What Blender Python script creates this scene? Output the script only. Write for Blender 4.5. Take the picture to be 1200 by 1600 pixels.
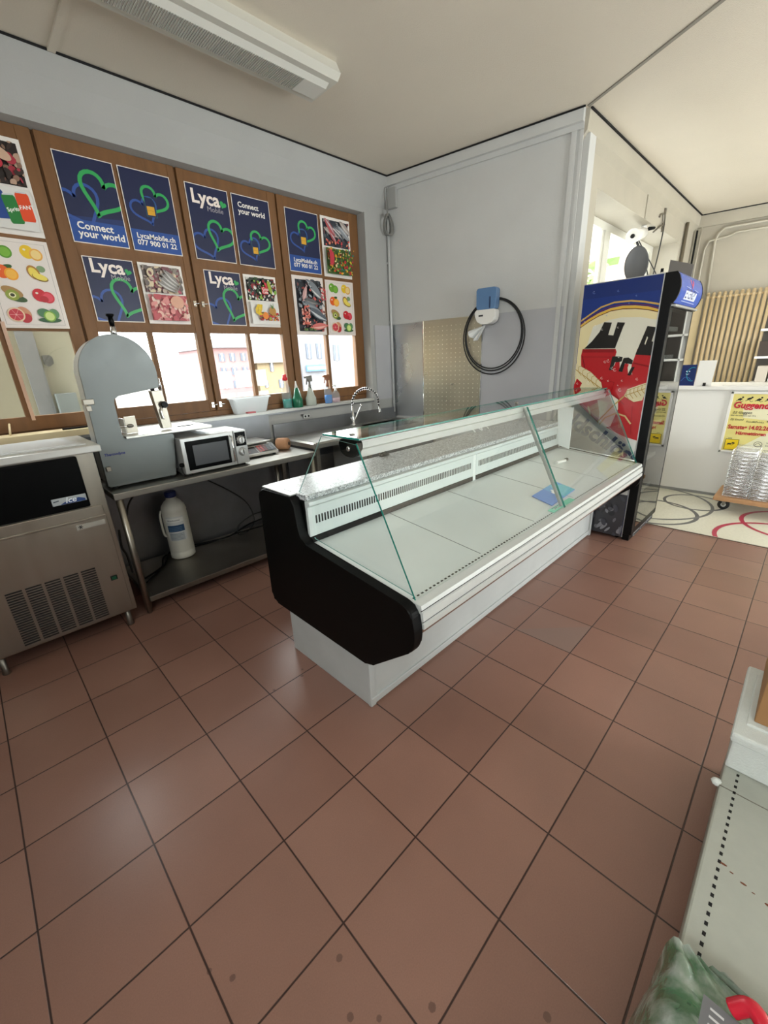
import bpy, bmesh, math, random
from mathutils import Vector, Matrix
from math import sin, cos, pi, radians
random.seed(7)
for o in list(bpy.data.objects): bpy.data.objects.remove(o)
SC = bpy.context.scene
COL = SC.collection

# ------------------------------------------------------------------ camera
cam = bpy.data.objects.new('camera', bpy.data.cameras.new('camera'))
COL.objects.link(cam)
cam.data.sensor_fit = 'HORIZONTAL'; cam.data.sensor_width = 36.0
cam.data.lens = 646.503 / 1200 * 36
cam.data.clip_start = 0.02; cam.data.clip_end = 300
PITCH, YAW, ROLL = -.347, -.769, -.046
fwd = Vector((-sin(YAW) * cos(PITCH), cos(YAW) * cos(PITCH), sin(PITCH)))
rt = Vector((cos(YAW), sin(YAW), 0)); up = rt.cross(fwd)
r2 = cos(ROLL) * rt + sin(ROLL) * up; u2 = -sin(ROLL) * rt + cos(ROLL) * up
mm = Matrix((r2, u2, -fwd)).transposed().to_4x4()
mm.translation = Vector((-.3953, -.6656, 1.581))
cam.matrix_world = mm
SC.camera = cam

# ------------------------------------------------------------------ light
SC.view_settings.view_transform = 'Standard'; SC.view_settings.look = 'None'
SC.view_settings.gamma = 1; SC.view_settings.use_curve_mapping = False
SC.view_settings.exposure = 1.48
w = bpy.data.worlds.new('sky'); SC.world = w; w.use_nodes = True
bg = w.node_tree.nodes['Background']
bg.inputs['Color'].default_value = (.975, .99, 1.0, 1); bg.inputs['Strength'].default_value = 5.5

def portal(name, loc, rot, sx, sy):
    l = bpy.data.lights.new(name, 'AREA'); l.shape = 'RECTANGLE'; l.size = sx; l.size_y = sy
    l.cycles.is_portal = True
    o = bpy.data.objects.new(name, l); COL.objects.link(o); o.location = loc; o.rotation_euler = rot
portal('window_portal', (1.27, 3.2, 2.1), (-pi / 2, 0, 0), 3.6, 1.9)
portal('side_window_portal', (5.75, 1.6, 2.0), (-pi / 2, 0, 0), 3.2, 2.0)
portal('shopfront_portal', (6.42, -5.4, .8), (pi / 2, 0, 0), 4.3, 1.6)
portal('entrance_portal', (2.7, -4.15, 1.35), (pi / 2, 0, 0), 1.8, 2.1)

portal('left_fill_portal', (-1.72, -1.35, 2.5), (0, -pi / 2, 0), 1.0, 3.1)  # samples the sky through the added left opening

# ------------------------------------------------------------------ materials
def lin(c):
    if isinstance(c, str):
        c = c.lstrip('#'); c = [int(c[i:i + 2], 16) / 255 for i in (0, 2, 4)]
    return tuple((x / 12.92 if x <= .04045 else ((x + .055) / 1.055) ** 2.4) for x in c) + (1,)

def mat(name, col, rough=.5, metal=0., noise=.0, nscale=20, stretch=None, bump=0., bscale=60, spec=.5, coat=0., trans=0.):
    if name in bpy.data.materials: return bpy.data.materials[name]
    m = bpy.data.materials.new(name); m.use_nodes = True
    nt = m.node_tree; b = nt.nodes['Principled BSDF']; c = lin(col)
    b.inputs['Base Color'].default_value = c
    b.inputs['Roughness'].default_value = rough; b.inputs['Metallic'].default_value = metal
    b.inputs['Specular IOR Level'].default_value = spec
    if coat: b.inputs['Coat Weight'].default_value = coat; b.inputs['Coat Roughness'].default_value = .1
    if trans: b.inputs['Transmission Weight'].default_value = trans
    tc = nt.nodes.new('ShaderNodeTexCoord'); mp = nt.nodes.new('ShaderNodeMapping')
    nt.links.new(tc.outputs['Object'], mp.inputs[0])
    if stretch: mp.inputs['Scale'].default_value = stretch
    if noise:
        n = nt.nodes.new('ShaderNodeTexNoise'); n.inputs['Scale'].default_value = nscale; n.inputs['Detail'].default_value = 5
        nt.links.new(mp.outputs[0], n.inputs['Vector'])
        mx = nt.nodes.new('ShaderNodeMix'); mx.data_type = 'RGBA'
        mx.inputs['A'].default_value = tuple(x * (1 - noise) for x in c[:3]) + (1,)
        mx.inputs['B'].default_value = tuple(min(1, x * (1 + noise * .7)) for x in c[:3]) + (1,)
        nt.links.new(n.outputs['Fac'], mx.inputs['Factor']); nt.links.new(mx.outputs['Result'], b.inputs['Base Color'])
        if metal > .5:
            r = nt.nodes.new('ShaderNodeMapRange'); r.inputs['To Min'].default_value = max(.05, rough - .1); r.inputs['To Max'].default_value = rough + .13
            nt.links.new(n.outputs['Fac'], r.inputs['Value']); nt.links.new(r.outputs[0], b.inputs['Roughness'])
    if bump:
        n = nt.nodes.new('ShaderNodeTexNoise'); n.inputs['Scale'].default_value = bscale; n.inputs['Detail'].default_value = 4
        nt.links.new(mp.outputs[0], n.inputs['Vector'])
        bp = nt.nodes.new('ShaderNodeBump'); bp.inputs['Strength'].default_value = bump; bp.inputs['Distance'].default_value = .01
        nt.links.new(n.outputs['Fac'], bp.inputs['Height']); nt.links.new(bp.outputs[0], b.inputs['Normal'])
    return m

def P(hexc, rough=.35):
    return mat('print_' + hexc.strip('#') + ('' if rough == .35 else '_%d' % int(rough * 100)), hexc, rough)

def glass(name, tint=(.97, 1, .99), refl=1.0):
    m = bpy.data.materials.new(name); m.use_nodes = True; nt = m.node_tree
    nt.nodes.remove(nt.nodes['Principled BSDF']); out = nt.nodes['Material Output']
    t = nt.nodes.new('ShaderNodeBsdfTransparent'); t.inputs[0].default_value = tint + (1,)
    g = nt.nodes.new('ShaderNodeBsdfGlossy'); g.inputs['Roughness'].default_value = .01
    lw = nt.nodes.new('ShaderNodeLayerWeight'); lw.inputs['Blend'].default_value = .5
    pw = nt.nodes.new('ShaderNodeMath'); pw.operation = 'POWER'; pw.inputs[1].default_value = 5; nt.links.new(lw.outputs['Facing'], pw.inputs[0])
    ml = nt.nodes.new('ShaderNodeMath'); ml.operation = 'MULTIPLY_ADD'; ml.inputs[1].default_value = .9 * refl; ml.inputs[2].default_value = .04 * refl
    nt.links.new(pw.outputs[0], ml.inputs[0]); ml.use_clamp = True
    mx = nt.nodes.new('ShaderNodeMixShader')
    nt.links.new(ml.outputs[0], mx.inputs[0]); nt.links.new(t.outputs[0], mx.inputs[1]); nt.links.new(g.outputs[0], mx.inputs[2])
    nt.links.new(mx.outputs[0], out.inputs[0])
    return m

def clearplastic(name, col, opacity=.5):
    m = bpy.data.materials.new(name); m.use_nodes = True; nt = m.node_tree
    b = nt.nodes['Principled BSDF']; b.inputs['Base Color'].default_value = lin(col); b.inputs['Roughness'].default_value = .2
    t = nt.nodes.new('ShaderNodeBsdfTransparent'); t.inputs[0].default_value = tuple(.5 + .5 * x for x in lin(col)[:3]) + (1,)
    mx = nt.nodes.new('ShaderNodeMixShader'); mx.inputs[0].default_value = opacity
    nt.links.new(t.outputs[0], mx.inputs[1]); nt.links.new(b.outputs[0], mx.inputs[2])
    nt.links.new(mx.outputs[0], nt.nodes['Material Output'].inputs[0])
    return m

M_wall = mat('wall_paint', '#cacac8', .7, noise=.07, nscale=3, bump=.15, bscale=90)
M_wall_hall = mat('hall_paint', '#b5ae9f', .75, noise=.16, nscale=2.2, bump=.15, bscale=90)
M_ceil = mat('ceiling_paint', '#d8cfc0', .8, noise=.05, nscale=1.5, bump=.3, bscale=120)
M_steel = mat('brushed_steel', '#a19b91', .32, 1, noise=.12, nscale=14, stretch=(1, 1, .12), bump=.02, bscale=30)
M_steel_h = mat('brushed_steel_flat', '#b4b2ac', .32, 1, noise=.14, nscale=9, stretch=(.15, 1, 1), bump=.02)
M_steel_d = mat('worn_steel', '#8f8a82', .42, 1, noise=.3, nscale=6, bump=.03)
M_clad = mat('steel_cladding', '#85868a', .33, .85, noise=.28, nscale=5, bump=.12, bscale=4)
M_cladmat = mat('grey_cladding', '#b6b6ba', .6, .25, noise=.08, nscale=3)
M_perf = mat('polished_sheet', '#d2cdb8', .3, .9, noise=.1, nscale=5, bump=.05, bscale=6)
M_alu = mat('aluminium', '#c6c7c6', .35, .7, noise=.05)
M_chrome = mat('chrome', '#e4e4e4', .08, 1)
M_sawalu = mat('anodised_aluminium', '#767b7b', .42, .6, noise=.12, nscale=6)
M_black = mat('black_plastic', '#040404', .5, noise=.2, nscale=200, spec=.15)
M_blackg = mat('black_gloss', '#040506', .3, spec=.1)
M_dark = mat('dark_gap', '#100f0f', .9)
M_rubber = mat('black_rubber', '#1b1b1c', .6)
M_white = mat('white_enamel', '#dfe1df', .35, noise=.05, nscale=6)
M_whitew = mat('worn_shaded_white_enamel', '#b7bab9', .45, noise=.12, nscale=7)  # worn white, base also darkened slightly for the shade at the plinth
M_deck = mat('deck_sheet', '#e0e4e3', .35, .1, noise=.08, nscale=5)
M_whitep = mat('white_plastic', '#e6e4df', .4)
M_beigep = mat('beige_metal', '#cdbf9f', .4)
M_cream = mat('cream_board', '#dcc9a0', .5, noise=.1, nscale=4)
M_foam = mat('polystyrene', '#d6dad6', .8, noise=.06, nscale=80, bump=.3, bscale=180)
M_card = mat('cardboard', '#a47a50', .85, noise=.12, nscale=12)
M_teal = mat('glass_edge', '#1f7f72', .15, coat=.4)
M_glass = glass('window_glass', (.96, .98, .97))
M_cglass = glass('counter_glass', (.975, .992, .986), 1.0)
M_fglass = glass('fridge_glass', (.72, .74, .74), 1.6)
M_ply = mat('plywood', '#b58a62', .7, noise=.2, nscale=10)

def wood_mat():
    m = mat('brown_window_wood', '#77502a', .55, noise=.32, nscale=7, stretch=(3, 1, .5), bump=.12, bscale=25)
    return m
M_wood = wood_mat()

def granite():
    m = mat('speckled_granite', '#8d9092', .3, bump=0)
    nt = m.node_tree; b = nt.nodes['Principled BSDF']
    tc = nt.nodes.new('ShaderNodeTexCoord'); v = nt.nodes.new('ShaderNodeTexVoronoi'); v.inputs['Scale'].default_value = 170
    n = nt.nodes.new('ShaderNodeTexNoise'); n.inputs['Scale'].default_value = 120; n.inputs['Detail'].default_value = 6
    nt.links.new(tc.outputs['Object'], v.inputs['Vector']); nt.links.new(tc.outputs['Object'], n.inputs['Vector'])
    r = nt.nodes.new('ShaderNodeValToRGB'); e = r.color_ramp.elements
    e[0].position = .25; e[0].color = lin('#34373a'); e[1].position = .7; e[1].color = lin('#dfe2e4')
    ad = nt.nodes.new('ShaderNodeMix'); ad.inputs['Factor'].default_value = .55
    nt.links.new(v.outputs['Color'], ad.inputs['A']); nt.links.new(n.outputs['Fac'], ad.inputs['B'])
    nt.links.new(ad.outputs['Result'], r.inputs[0]); nt.links.new(r.outputs[0], b.inputs['Base Color'])
    return m
M_granite = granite()

T = .33
def tile_floor():
    m = bpy.data.materials.new('terracotta_tiles'); m.use_nodes = True; nt = m.node_tree
    N = nt.nodes; L = nt.links; b = N['Principled BSDF']
    geo = N.new('ShaderNodeNewGeometry'); sep = N.new('ShaderNodeSeparateXYZ'); L.new(geo.outputs['Position'], sep.inputs[0])
    def mth(op, a, bb=None, c=None):
        n = N.new('ShaderNodeMath'); n.operation = op
        for i, x in enumerate((a, bb, c)):
            if x is None: continue
            if isinstance(x, (int, float)): n.inputs[i].default_value = x
            else: L.new(x, n.inputs[i])
        return n.outputs[0]
    wob = N.new('ShaderNodeTexNoise'); wob.inputs['Scale'].default_value = 1.3; L.new(geo.outputs['Position'], wob.inputs['Vector'])
    wv = mth('MULTIPLY', mth('SUBTRACT', wob.outputs['Fac'], .5), .006)
    X = mth('ADD', sep.outputs[0], wv); Y = mth('ADD', sep.outputs[1], wv)
    def dist(v):
        fr = mth('FRACT', mth('DIVIDE', v, T)); return mth('MULTIPLY', mth('MINIMUM', fr, mth('SUBTRACT', 1., fr)), T)
    dx = dist(X); dy = dist(Y); d = mth('MINIMUM', dx, dy)
    g = N.new('ShaderNodeMapRange'); g.interpolation_type = 'SMOOTHSTEP'
    L.new(d, g.inputs['Value']); g.inputs['From Min'].default_value = .0016; g.inputs['From Max'].default_value = .0036
    comb = N.new('ShaderNodeCombineXYZ'); L.new(mth('FLOOR', mth('DIVIDE', X, T)), comb.inputs[0]); L.new(mth('FLOOR', mth('DIVIDE', Y, T)), comb.inputs[1])
    wn = N.new('ShaderNodeTexWhiteNoise'); wn.noise_dimensions = '2D'; L.new(comb.outputs[0], wn.inputs['Vector'])
    ramp = N.new('ShaderNodeValToRGB'); e = ramp.color_ramp.elements
    e[0].color = lin('#896558'); e[1].color = lin('#946f61'); L.new(wn.outputs['Value'], ramp.inputs[0])
    n2 = N.new('ShaderNodeTexNoise'); n2.inputs['Scale'].default_value = 2.2; n2.inputs['Detail'].default_value = 7; L.new(geo.outputs['Position'], n2.inputs['Vector'])
    n3 = N.new('ShaderNodeTexNoise'); n3.inputs['Scale'].default_value = 260; n3.inputs['Detail'].default_value = 2; L.new(geo.outputs['Position'], n3.inputs['Vector'])
    mx = N.new('ShaderNodeMix'); mx.data_type = 'RGBA'; mx.blend_type = 'MULTIPLY'; mx.inputs['Factor'].default_value = .4
    L.new(ramp.outputs[0], mx.inputs['A'])
    r3 = N.new('ShaderNodeMapRange'); L.new(mth('ADD', mth('MULTIPLY', n2.outputs['Fac'], .6), mth('MULTIPLY', n3.outputs['Fac'], .4)), r3.inputs['Value'])
    r3.inputs['From Min'].default_value = .3; r3.inputs['From Max'].default_value = .7; r3.inputs['To Min'].default_value = .55; r3.inputs['To Max'].default_value = 1.2
    cc = N.new('ShaderNodeCombineColor'); [L.new(r3.outputs[0], cc.inputs[i]) for i in range(3)]
    L.new(cc.outputs[0], mx.inputs['B'])
    col = mx.outputs['Result']
    # the one greyer replaced tile, with a crack across it
    def inr(v, a, c): return mth('MULTIPLY', mth('GREATER_THAN', v, a), mth('LESS_THAN', v, c))
    tm = mth('MULTIPLY', inr(X, 1.65, 1.98), inr(Y, 0., .33))
    half = mth('GREATER_THAN', mth('SUBTRACT', 1.98, X), Y)
    tm = mth('MULTIPLY', tm, mth('ADD', .25, mth('MULTIPLY', half, .5)))
    m2 = N.new('ShaderNodeMix'); m2.data_type = 'RGBA'; L.new(mth('MULTIPLY', tm, .8), m2.inputs['Factor']); L.new(col, m2.inputs['A']); m2.inputs['B'].default_value = lin('#80706a')
    col = m2.outputs['Result']
    # round stains
    st = None
    for sx, sy, r in STAINS:
        dd = mth('SQRT', mth('ADD', mth('POWER', mth('SUBTRACT', sep.outputs[0], sx), 2.), mth('POWER', mth('SUBTRACT', sep.outputs[1], sy), 2.)))
        k = mth('LESS_THAN', mth('ADD', dd, mth('MULTIPLY', mth('SUBTRACT', n3.outputs['Fac'], .5), .004)), r)
        st = k if st is None else mth('MAXIMUM', st, k)
    m3 = N.new('ShaderNodeMix'); m3.data_type = 'RGBA'; L.new(mth('MULTIPLY', st, .55), m3.inputs['Factor']); L.new(col, m3.inputs['A']); m3.inputs['B'].default_value = lin('#453029')
    m4 = N.new('ShaderNodeMix'); m4.data_type = 'RGBA'; L.new(g.outputs[0], m4.inputs['Factor']); m4.inputs['A'].default_value = lin('#36211b'); L.new(m3.outputs['Result'], m4.inputs['B'])
    L.new(m4.outputs['Result'], b.inputs['Base Color'])
    rr = N.new('ShaderNodeMapRange'); L.new(n2.outputs['Fac'], rr.inputs['Value']); rr.inputs['To Min'].default_value = .25; rr.inputs['To Max'].default_value = .34
    L.new(rr.outputs[0], b.inputs['Roughness'])
    bp = N.new('ShaderNodeBump'); bp.inputs['Strength'].default_value = .5; bp.inputs['Distance'].default_value = .003
    L.new(g.outputs[0], bp.inputs['Height']); L.new(bp.outputs[0], b.inputs['Normal'])
    return m
STAINS = [(-.058, -.052, .009), (-.11, -.16, .009), (.05, -.3, .010), (-.06, -.215, .007), (-.33, .19, .007), (-.29, .13, .008), (.24, -.52, .010), (.55, 1.02, .006), (.52, .98, .009), (.36, 1.0, .007)]
M_tiles = tile_floor()

def speckle_floor():
    m = mat('speckled_vinyl', '#d8d5c4', .35, noise=.14, nscale=45)
    return m
M_vinyl = speckle_floor()

# ------------------------------------------------------------------ geometry helpers
class MB:
    def __init__(s): s.bm = bmesh.new(); s.mats = []
    def mi(s, m):
        if m is None: return 0
        if m not in s.mats: s.mats.append(m)
        return s.mats.index(m)
    def box(s, x0, x1, y0, y1, z0, z1, m=None, bev=0):
        vs = [s.bm.verts.new((x, y, z)) for x in (x0, x1) for y in (y0, y1) for z in (z0, z1)]
        fs = [s.bm.faces.new([vs[i] for i in f]) for f in ((0, 1, 3, 2), (4, 6, 7, 5), (0, 4, 5, 1), (2, 3, 7, 6), (0, 2, 6, 4), (1, 5, 7, 3))]
        k = s.mi(m)
        for f in fs: f.material_index = k
        if bev:
            es = list({e for f in fs for e in f.edges})
            r = bmesh.ops.bevel(s.bm, geom=es, offset=bev, segments=2, profile=.5, affect='EDGES')
            for f in r['faces']: f.material_index = k
        return s
    def prism(s, pts, axis, a, b, m=None, bev=0, smooth=False, sidem=None):
        # pts 2D in the plane perpendicular to axis; axis 'x': (y,z) 'y': (x,z) 'z': (x,y)
        def mk(p, t): return {'x': (t, p[0], p[1]), 'y': (p[0], t, p[1]), 'z': (p[0], p[1], t)}[axis]
        A = [s.bm.verts.new(mk(p, a)) for p in pts]; B = [s.bm.verts.new(mk(p, b)) for p in pts]
        k = s.mi(m); n = len(pts)
        caps = [s.bm.faces.new(A), s.bm.faces.new(B[::-1])]
        sides = [s.bm.faces.new((A[i], B[i], B[(i + 1) % n], A[(i + 1) % n])) for i in range(n)]
        for f in caps + sides: f.material_index = k
        if sidem is not None:
            for f in sides: f.material_index = s.mi(sidem)
        if smooth:
            for f in sides: f.smooth = True
        if bev:
            es = list({e for f in caps for e in f.edges})
            r = bmesh.ops.bevel(s.bm, geom=es, offset=bev, segments=3, profile=.5, affect='EDGES')
            for f in r['faces']: f.material_index = k; f.smooth = True
        return s
    def quad(s, p, m=None):
        f = s.bm.faces.new([s.bm.verts.new(q) for q in p]); f.material_index = s.mi(m); return s
    def tube(s, pts, r, m=None, seg=10, closed=False, cap=True):
        pts = [Vector(p) for p in pts]; n = len(pts); rings = []; k = s.mi(m)
        rs = r if isinstance(r, (list, tuple)) else [r] * n
        prev = None
        for i, p in enumerate(pts):
            if closed: d = pts[(i + 1) % n] - pts[i - 1]
            else: d = pts[min(i + 1, n - 1)] - pts[max(i - 1, 0)]
            d.normalize()
            if prev is None:
                a = Vector((0, 0, 1)) if abs(d.z) < .9 else Vector((1, 0, 0)); prev = d.cross(a).normalized()
            else:
                prev = (prev - d * prev.dot(d)); prev.normalize()
            q = d.cross(prev)
            rings.append([s.bm.verts.new(p + rs[i] * (prev * cos(2 * pi * j / seg) + q * sin(2 * pi * j / seg))) for j in range(seg)])
        for i in range(n if closed else n - 1):
            A, B = rings[i], rings[(i + 1) % n]
            for j in range(seg):
                f = s.bm.faces.new((A[j], A[(j + 1) % seg], B[(j + 1) % seg], B[j])); f.smooth = True; f.material_index = k
        if cap and not closed:
            for R in (rings[0][::-1], rings[-1]): f = s.bm.faces.new(R); f.material_index = k
        return s
    def lathe(s, prof, c, m=None, seg=28, axis='z', sx=1., sy=1.):
        rings = []; k = s.mi(m); c = Vector(c)
        for r, h in prof:
            ring = []
            for j in range(seg):
                a = 2 * pi * j / seg; u, v = r * cos(a) * sx, r * sin(a) * sy
                o = {'z': (u, v, h), 'x': (h, u, v), 'y': (u, h, v)}[axis]
                ring.append(s.bm.verts.new(c + Vector(o)))
            rings.append(ring)
        for A, B in zip(rings, rings[1:]):
            for j in range(seg):
                f = s.bm.faces.new((A[j], A[(j + 1) % seg], B[(j + 1) % seg], B[j])); f.smooth = True; f.material_index = k
        for R in (rings[0][::-1], rings[-1]): f = s.bm.faces.new(R); f.material_index = k
        return s
    def xf(s, M):
        bmesh.ops.transform(s.bm, matrix=M, verts=s.bm.verts); return s
    def build(s, name, m=None, parent=None, fix=True, loc=None, auto=False):
        if fix: bmesh.ops.recalc_face_normals(s.bm, faces=s.bm.faces)
        me = bpy.data.meshes.new(name); 
        mats = s.mats if s.mats else [m]
        s.bm.to_mesh(me); s.bm.free()
        for x in mats: me.materials.append(x or m)
        o = bpy.data.objects.new(name, me); COL.objects.link(o)
        if parent is not None:
            o.parent = parent
            # meshes are written in world coordinates: undo the parent's place
            pl = Vector((0, 0, 0)); q = parent
            while q is not None: pl += q.location; q = q.parent
            me.transform(Matrix.Translation(-pl))
        return o

def tag(o, label=None, cat=None, group=None, kind=None):
    if label: o['label'] = label
    if cat: o['category'] = cat
    if group: o['group'] = group
    if kind: o['kind'] = kind
    return o
def thing(name, label, cat, loc, group=None):
    o = bpy.data.objects.new(name, None); COL.objects.link(o); o.location = loc; o.empty_display_size = .1
    return tag(o, label, cat, group)
def struct(o): o['kind'] = 'structure'; return o
def copy_tree(o, parent=None):
    c = o.copy(); COL.objects.link(c); c.parent = parent
    for ch in list(o.children): copy_tree(ch, c)
    return c
def chaikin(pts, n=2, f=.25):
    for _ in range(n):
        q = []
        for i in range(len(pts)):
            a, b = Vector(pts[i]), Vector(pts[(i + 1) % len(pts)])
            q += [tuple(a.lerp(b, f)), tuple(a.lerp(b, 1 - f))]
        pts = q
    return pts
def rounded(pts, r, seg=4):
    out = []; n = len(pts)
    for i in range(n):
        p = Vector(pts[i]); a = Vector(pts[i - 1]) - p; b = Vector(pts[(i + 1) % n]) - p
        k = min(r, a.length * .45, b.length * .45); A = p + a.normalized() * k; B = p + b.normalized() * k
        for j in range(seg + 1):
            t = j / seg; out.append(tuple((1 - t) ** 2 * A + 2 * t * (1 - t) * p + t * t * B))
    return out
def bez(pts, n=24):
    # smooth curve through points (Catmull-Rom)
    P_ = [Vector(p) for p in pts]; P_ = [P_[0]] + P_ + [P_[-1]]; out = []
    for i in range(1, len(P_) - 2):
        for j in range(n):
            t = j / n; a, b, c, d = P_[i - 1:i + 3]
            out.append(.5 * ((2 * b) + (c - a) * t + (2 * a - 5 * b + 4 * c - d) * t * t + (3 * b - a - 3 * c + d) * t ** 3))
    out.append(P_[-2]); return out

# printed artwork: flat coloured shapes laid on a surface
_tcache = {}
def text_geo(body, offset=0., shear=0., align='LEFT'):
    key = (body, offset, shear, align)
    if key not in _tcache:
        cu = bpy.data.curves.new('t', 'FONT'); cu.body = body; cu.size = 1; cu.offset = offset; cu.shear = shear
        cu.align_x = align; cu.resolution_u = 2
        ob = bpy.data.objects.new('t', cu); COL.objects.link(ob)
        bpy.context.view_layer.update()
        me = bpy.data.meshes.new_from_object(ob.evaluated_get(bpy.context.evaluated_depsgraph_get()))
        _tcache[key] = ([(v.co.x, v.co.y) for v in me.vertices], [tuple(p.vertices) for p in me.polygons])
        bpy.data.meshes.remove(me); bpy.data.objects.remove(ob); bpy.data.curves.remove(cu)
    return _tcache[key]
def clip_poly(p, r):
    u0, u1, v0, v1 = r
    for ax, lim, s in ((0, u0, 1), (0, u1, -1), (1, v0, 1), (1, v1, -1)):
        out = []
        for i in range(len(p)):
            a, b = p[i - 1], p[i]; da, db = s * (a[ax] - lim), s * (b[ax] - lim)
            if (da >= 0) != (db >= 0):
                t = da / (da - db); out.append((a[0] + t * (b[0] - a[0]), a[1] + t * (b[1] - a[1])))
            if db >= 0: out.append(b)
        p = out
        if len(p) < 3: return []
    return p
class Flat:
    def __init__(s, mb, mp, step=.00025, h0=.0004, rough=.35): s.mb = mb; s.mp = mp; s.h = h0; s.step = step; s.clip = None; s.rough = rough
    def poly(s, pts, c, keep=False):
        if s.clip: pts = clip_poly(pts, s.clip)
        if len(pts) < 3: return
        if not keep: s.h += s.step
        f = s.mb.bm.faces.new([s.mb.bm.verts.new(s.mp(u, v, s.h)) for u, v in pts]); f.material_index = s.mb.mi(P(c, s.rough))
    def rect(s, u0, u1, v0, v1, c): s.poly([(u0, v0), (u1, v0), (u1, v1), (u0, v1)], c)
    def ell(s, u, v, a, b, c, rot=0, n=20, keep=False):
        s.poly([(u + a * cos(t) * cos(rot) - b * sin(t) * sin(rot), v + a * cos(t) * sin(rot) + b * sin(t) * cos(rot)) for t in [2 * pi * i / n for i in range(n)]], c, keep)
    def stroke(s, pts, w, c, closed=False):
        s.h += s.step; n = len(pts); k = n if closed else n - 1
        N = []
        for i in range(n):
            a = pts[(i - 1) % n] if (closed or i) else pts[i]; b = pts[(i + 1) % n] if (closed or i < n - 1) else pts[i]
            d = Vector((b[0] - a[0], b[1] - a[1])); d = d.normalized() if d.length else Vector((1, 0)); N.append((-d.y * w / 2, d.x * w / 2))
        for i in range(k):
            j = (i + 1) % n; p, q = pts[i], pts[j]
            s.poly([(p[0] + N[i][0], p[1] + N[i][1]), (q[0] + N[j][0], q[1] + N[j][1]), (q[0] - N[j][0], q[1] - N[j][1]), (p[0] - N[i][0], p[1] - N[i][1])], c, True)
    def text(s, body, u, v, size, c, bold=.0, align='LEFT', rot=0, sx=1., shear=0.):
        vs, fs = text_geo(body, bold, shear, align); s.h += s.step; k = s.mb.mi(P(c, s.rough))
        q = []
        for x, y in vs:
            x *= size * sx; y *= size; q.append((u + x * cos(rot) - y * sin(rot), v + x * sin(rot) + y * cos(rot)))
        for f in fs:
            pts = [q[i] for i in f]
            if s.clip: pts = clip_poly(pts, s.clip)
            if len(pts) < 3: continue
            try:
                F = s.mb.bm.faces.new([s.mb.bm.verts.new(s.mp(a, b, s.h)) for a, b in pts]); F.material_index = k
            except ValueError: pass
def heart(cx, cy, r, rot, t0=0, t1=2 * pi, n=40):
    out = []
    for i in range(n + 1):
        t = t0 + (t1 - t0) * i / n
        x = 16 * sin(t) ** 3 / 17; y = (13 * cos(t) - 5 * cos(2 * t) - 2 * cos(3 * t) - cos(4 * t)) / 17
        out.append((cx + r * (x * cos(rot) - y * sin(rot)), cy + r * (x * sin(rot) + y * cos(rot))))
    return out

# ================================================================== THE SHELL
H = 3.4
mb = MB(); mb.box(-1.7, 4.0, -4.1, 3.2, -.1, 0); struct(mb.build('floor', M_tiles))
# hall floor: speckled vinyl with thin circles inlaid
mb = MB(); mb.box(4.008, 9.6, -5.7, 1.6, -.1, .001, M_vinyl)
fl = Flat(mb, lambda u, v, h: (u, v, .001 + h)); fl.clip = (4.02, 9, -4, 1.1)
def ring(cx, cy, r, wd, c): fl.stroke([(cx + r * cos(2 * pi * i / 48), cy + r * sin(2 * pi * i / 48)) for i in range(48)], wd, c, True)
ring(4.42, .30, .40, .035, '#5b5b5a'); ring(4.97, .02, .27, .03, '#5b5b5a'); ring(4.75, .45, .62, .03, '#6a6a68')
ring(4.72, -.84, .43, .035, '#b43a52'); ring(4.18, -.78, .50, .035, '#b43a52'); ring(5.7, -1.5, .5, .03, '#5b5b5a')
struct(mb.build('floor_hall', M_vinyl))
mb = MB(); mb.box(3.992, 4.008, -4.1, 1.1, -.05, .004); struct(mb.build('trim_threshold', mat('threshold', '#5a4a42', .5)))
mb = MB(); mb.box(-1.8, 9.9, -5.7, 3.4, H, H + .15); struct(mb.build('ceiling', M_ceil))

# window wall (far left in the view)
mb = MB()
mb.box(-1.8, 3.6, 3.0, 3.35, 0, 1.165); mb.box(-1.8, 3.6, 3.02, 3.35, 3.04, H)
mb.box(-1.8, -.53, 3.0, 3.35, 1.165, 3.04); mb.box(3.065, 3.6, 3.0, 3.35, 1.165, 3.04)
M_wall_backlit = mat('window_wall_paint', '#a8a8a6', .7, noise=.08, nscale=3, bump=.15, bscale=90)  # same wall paint, darkened in colour because this wall is backlit
struct(mb.build('wall_window', M_wall_backlit))
mb = MB(); mb.prism([(3.02, 3.12), (2.965, 3.26), (2.955, H), (3.05, H)], 'x', -1.7, 3.44, smooth=False); struct(mb.build('trim_cornice', M_wall_backlit))
mb = MB(); mb.box(-.53, 3.065, 2.985, 3.13, 1.165, 1.19); struct(mb.build('trim_window_sill', mat('sill_sheet', '#cfcfcb', .35, .3, noise=.1)))
mb = MB(); mb.box(-1.7, 3.44, 2.945, 2.96, H - .012, H - .002); struct(mb.build('trim_shadow_gap', M_dark))
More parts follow.
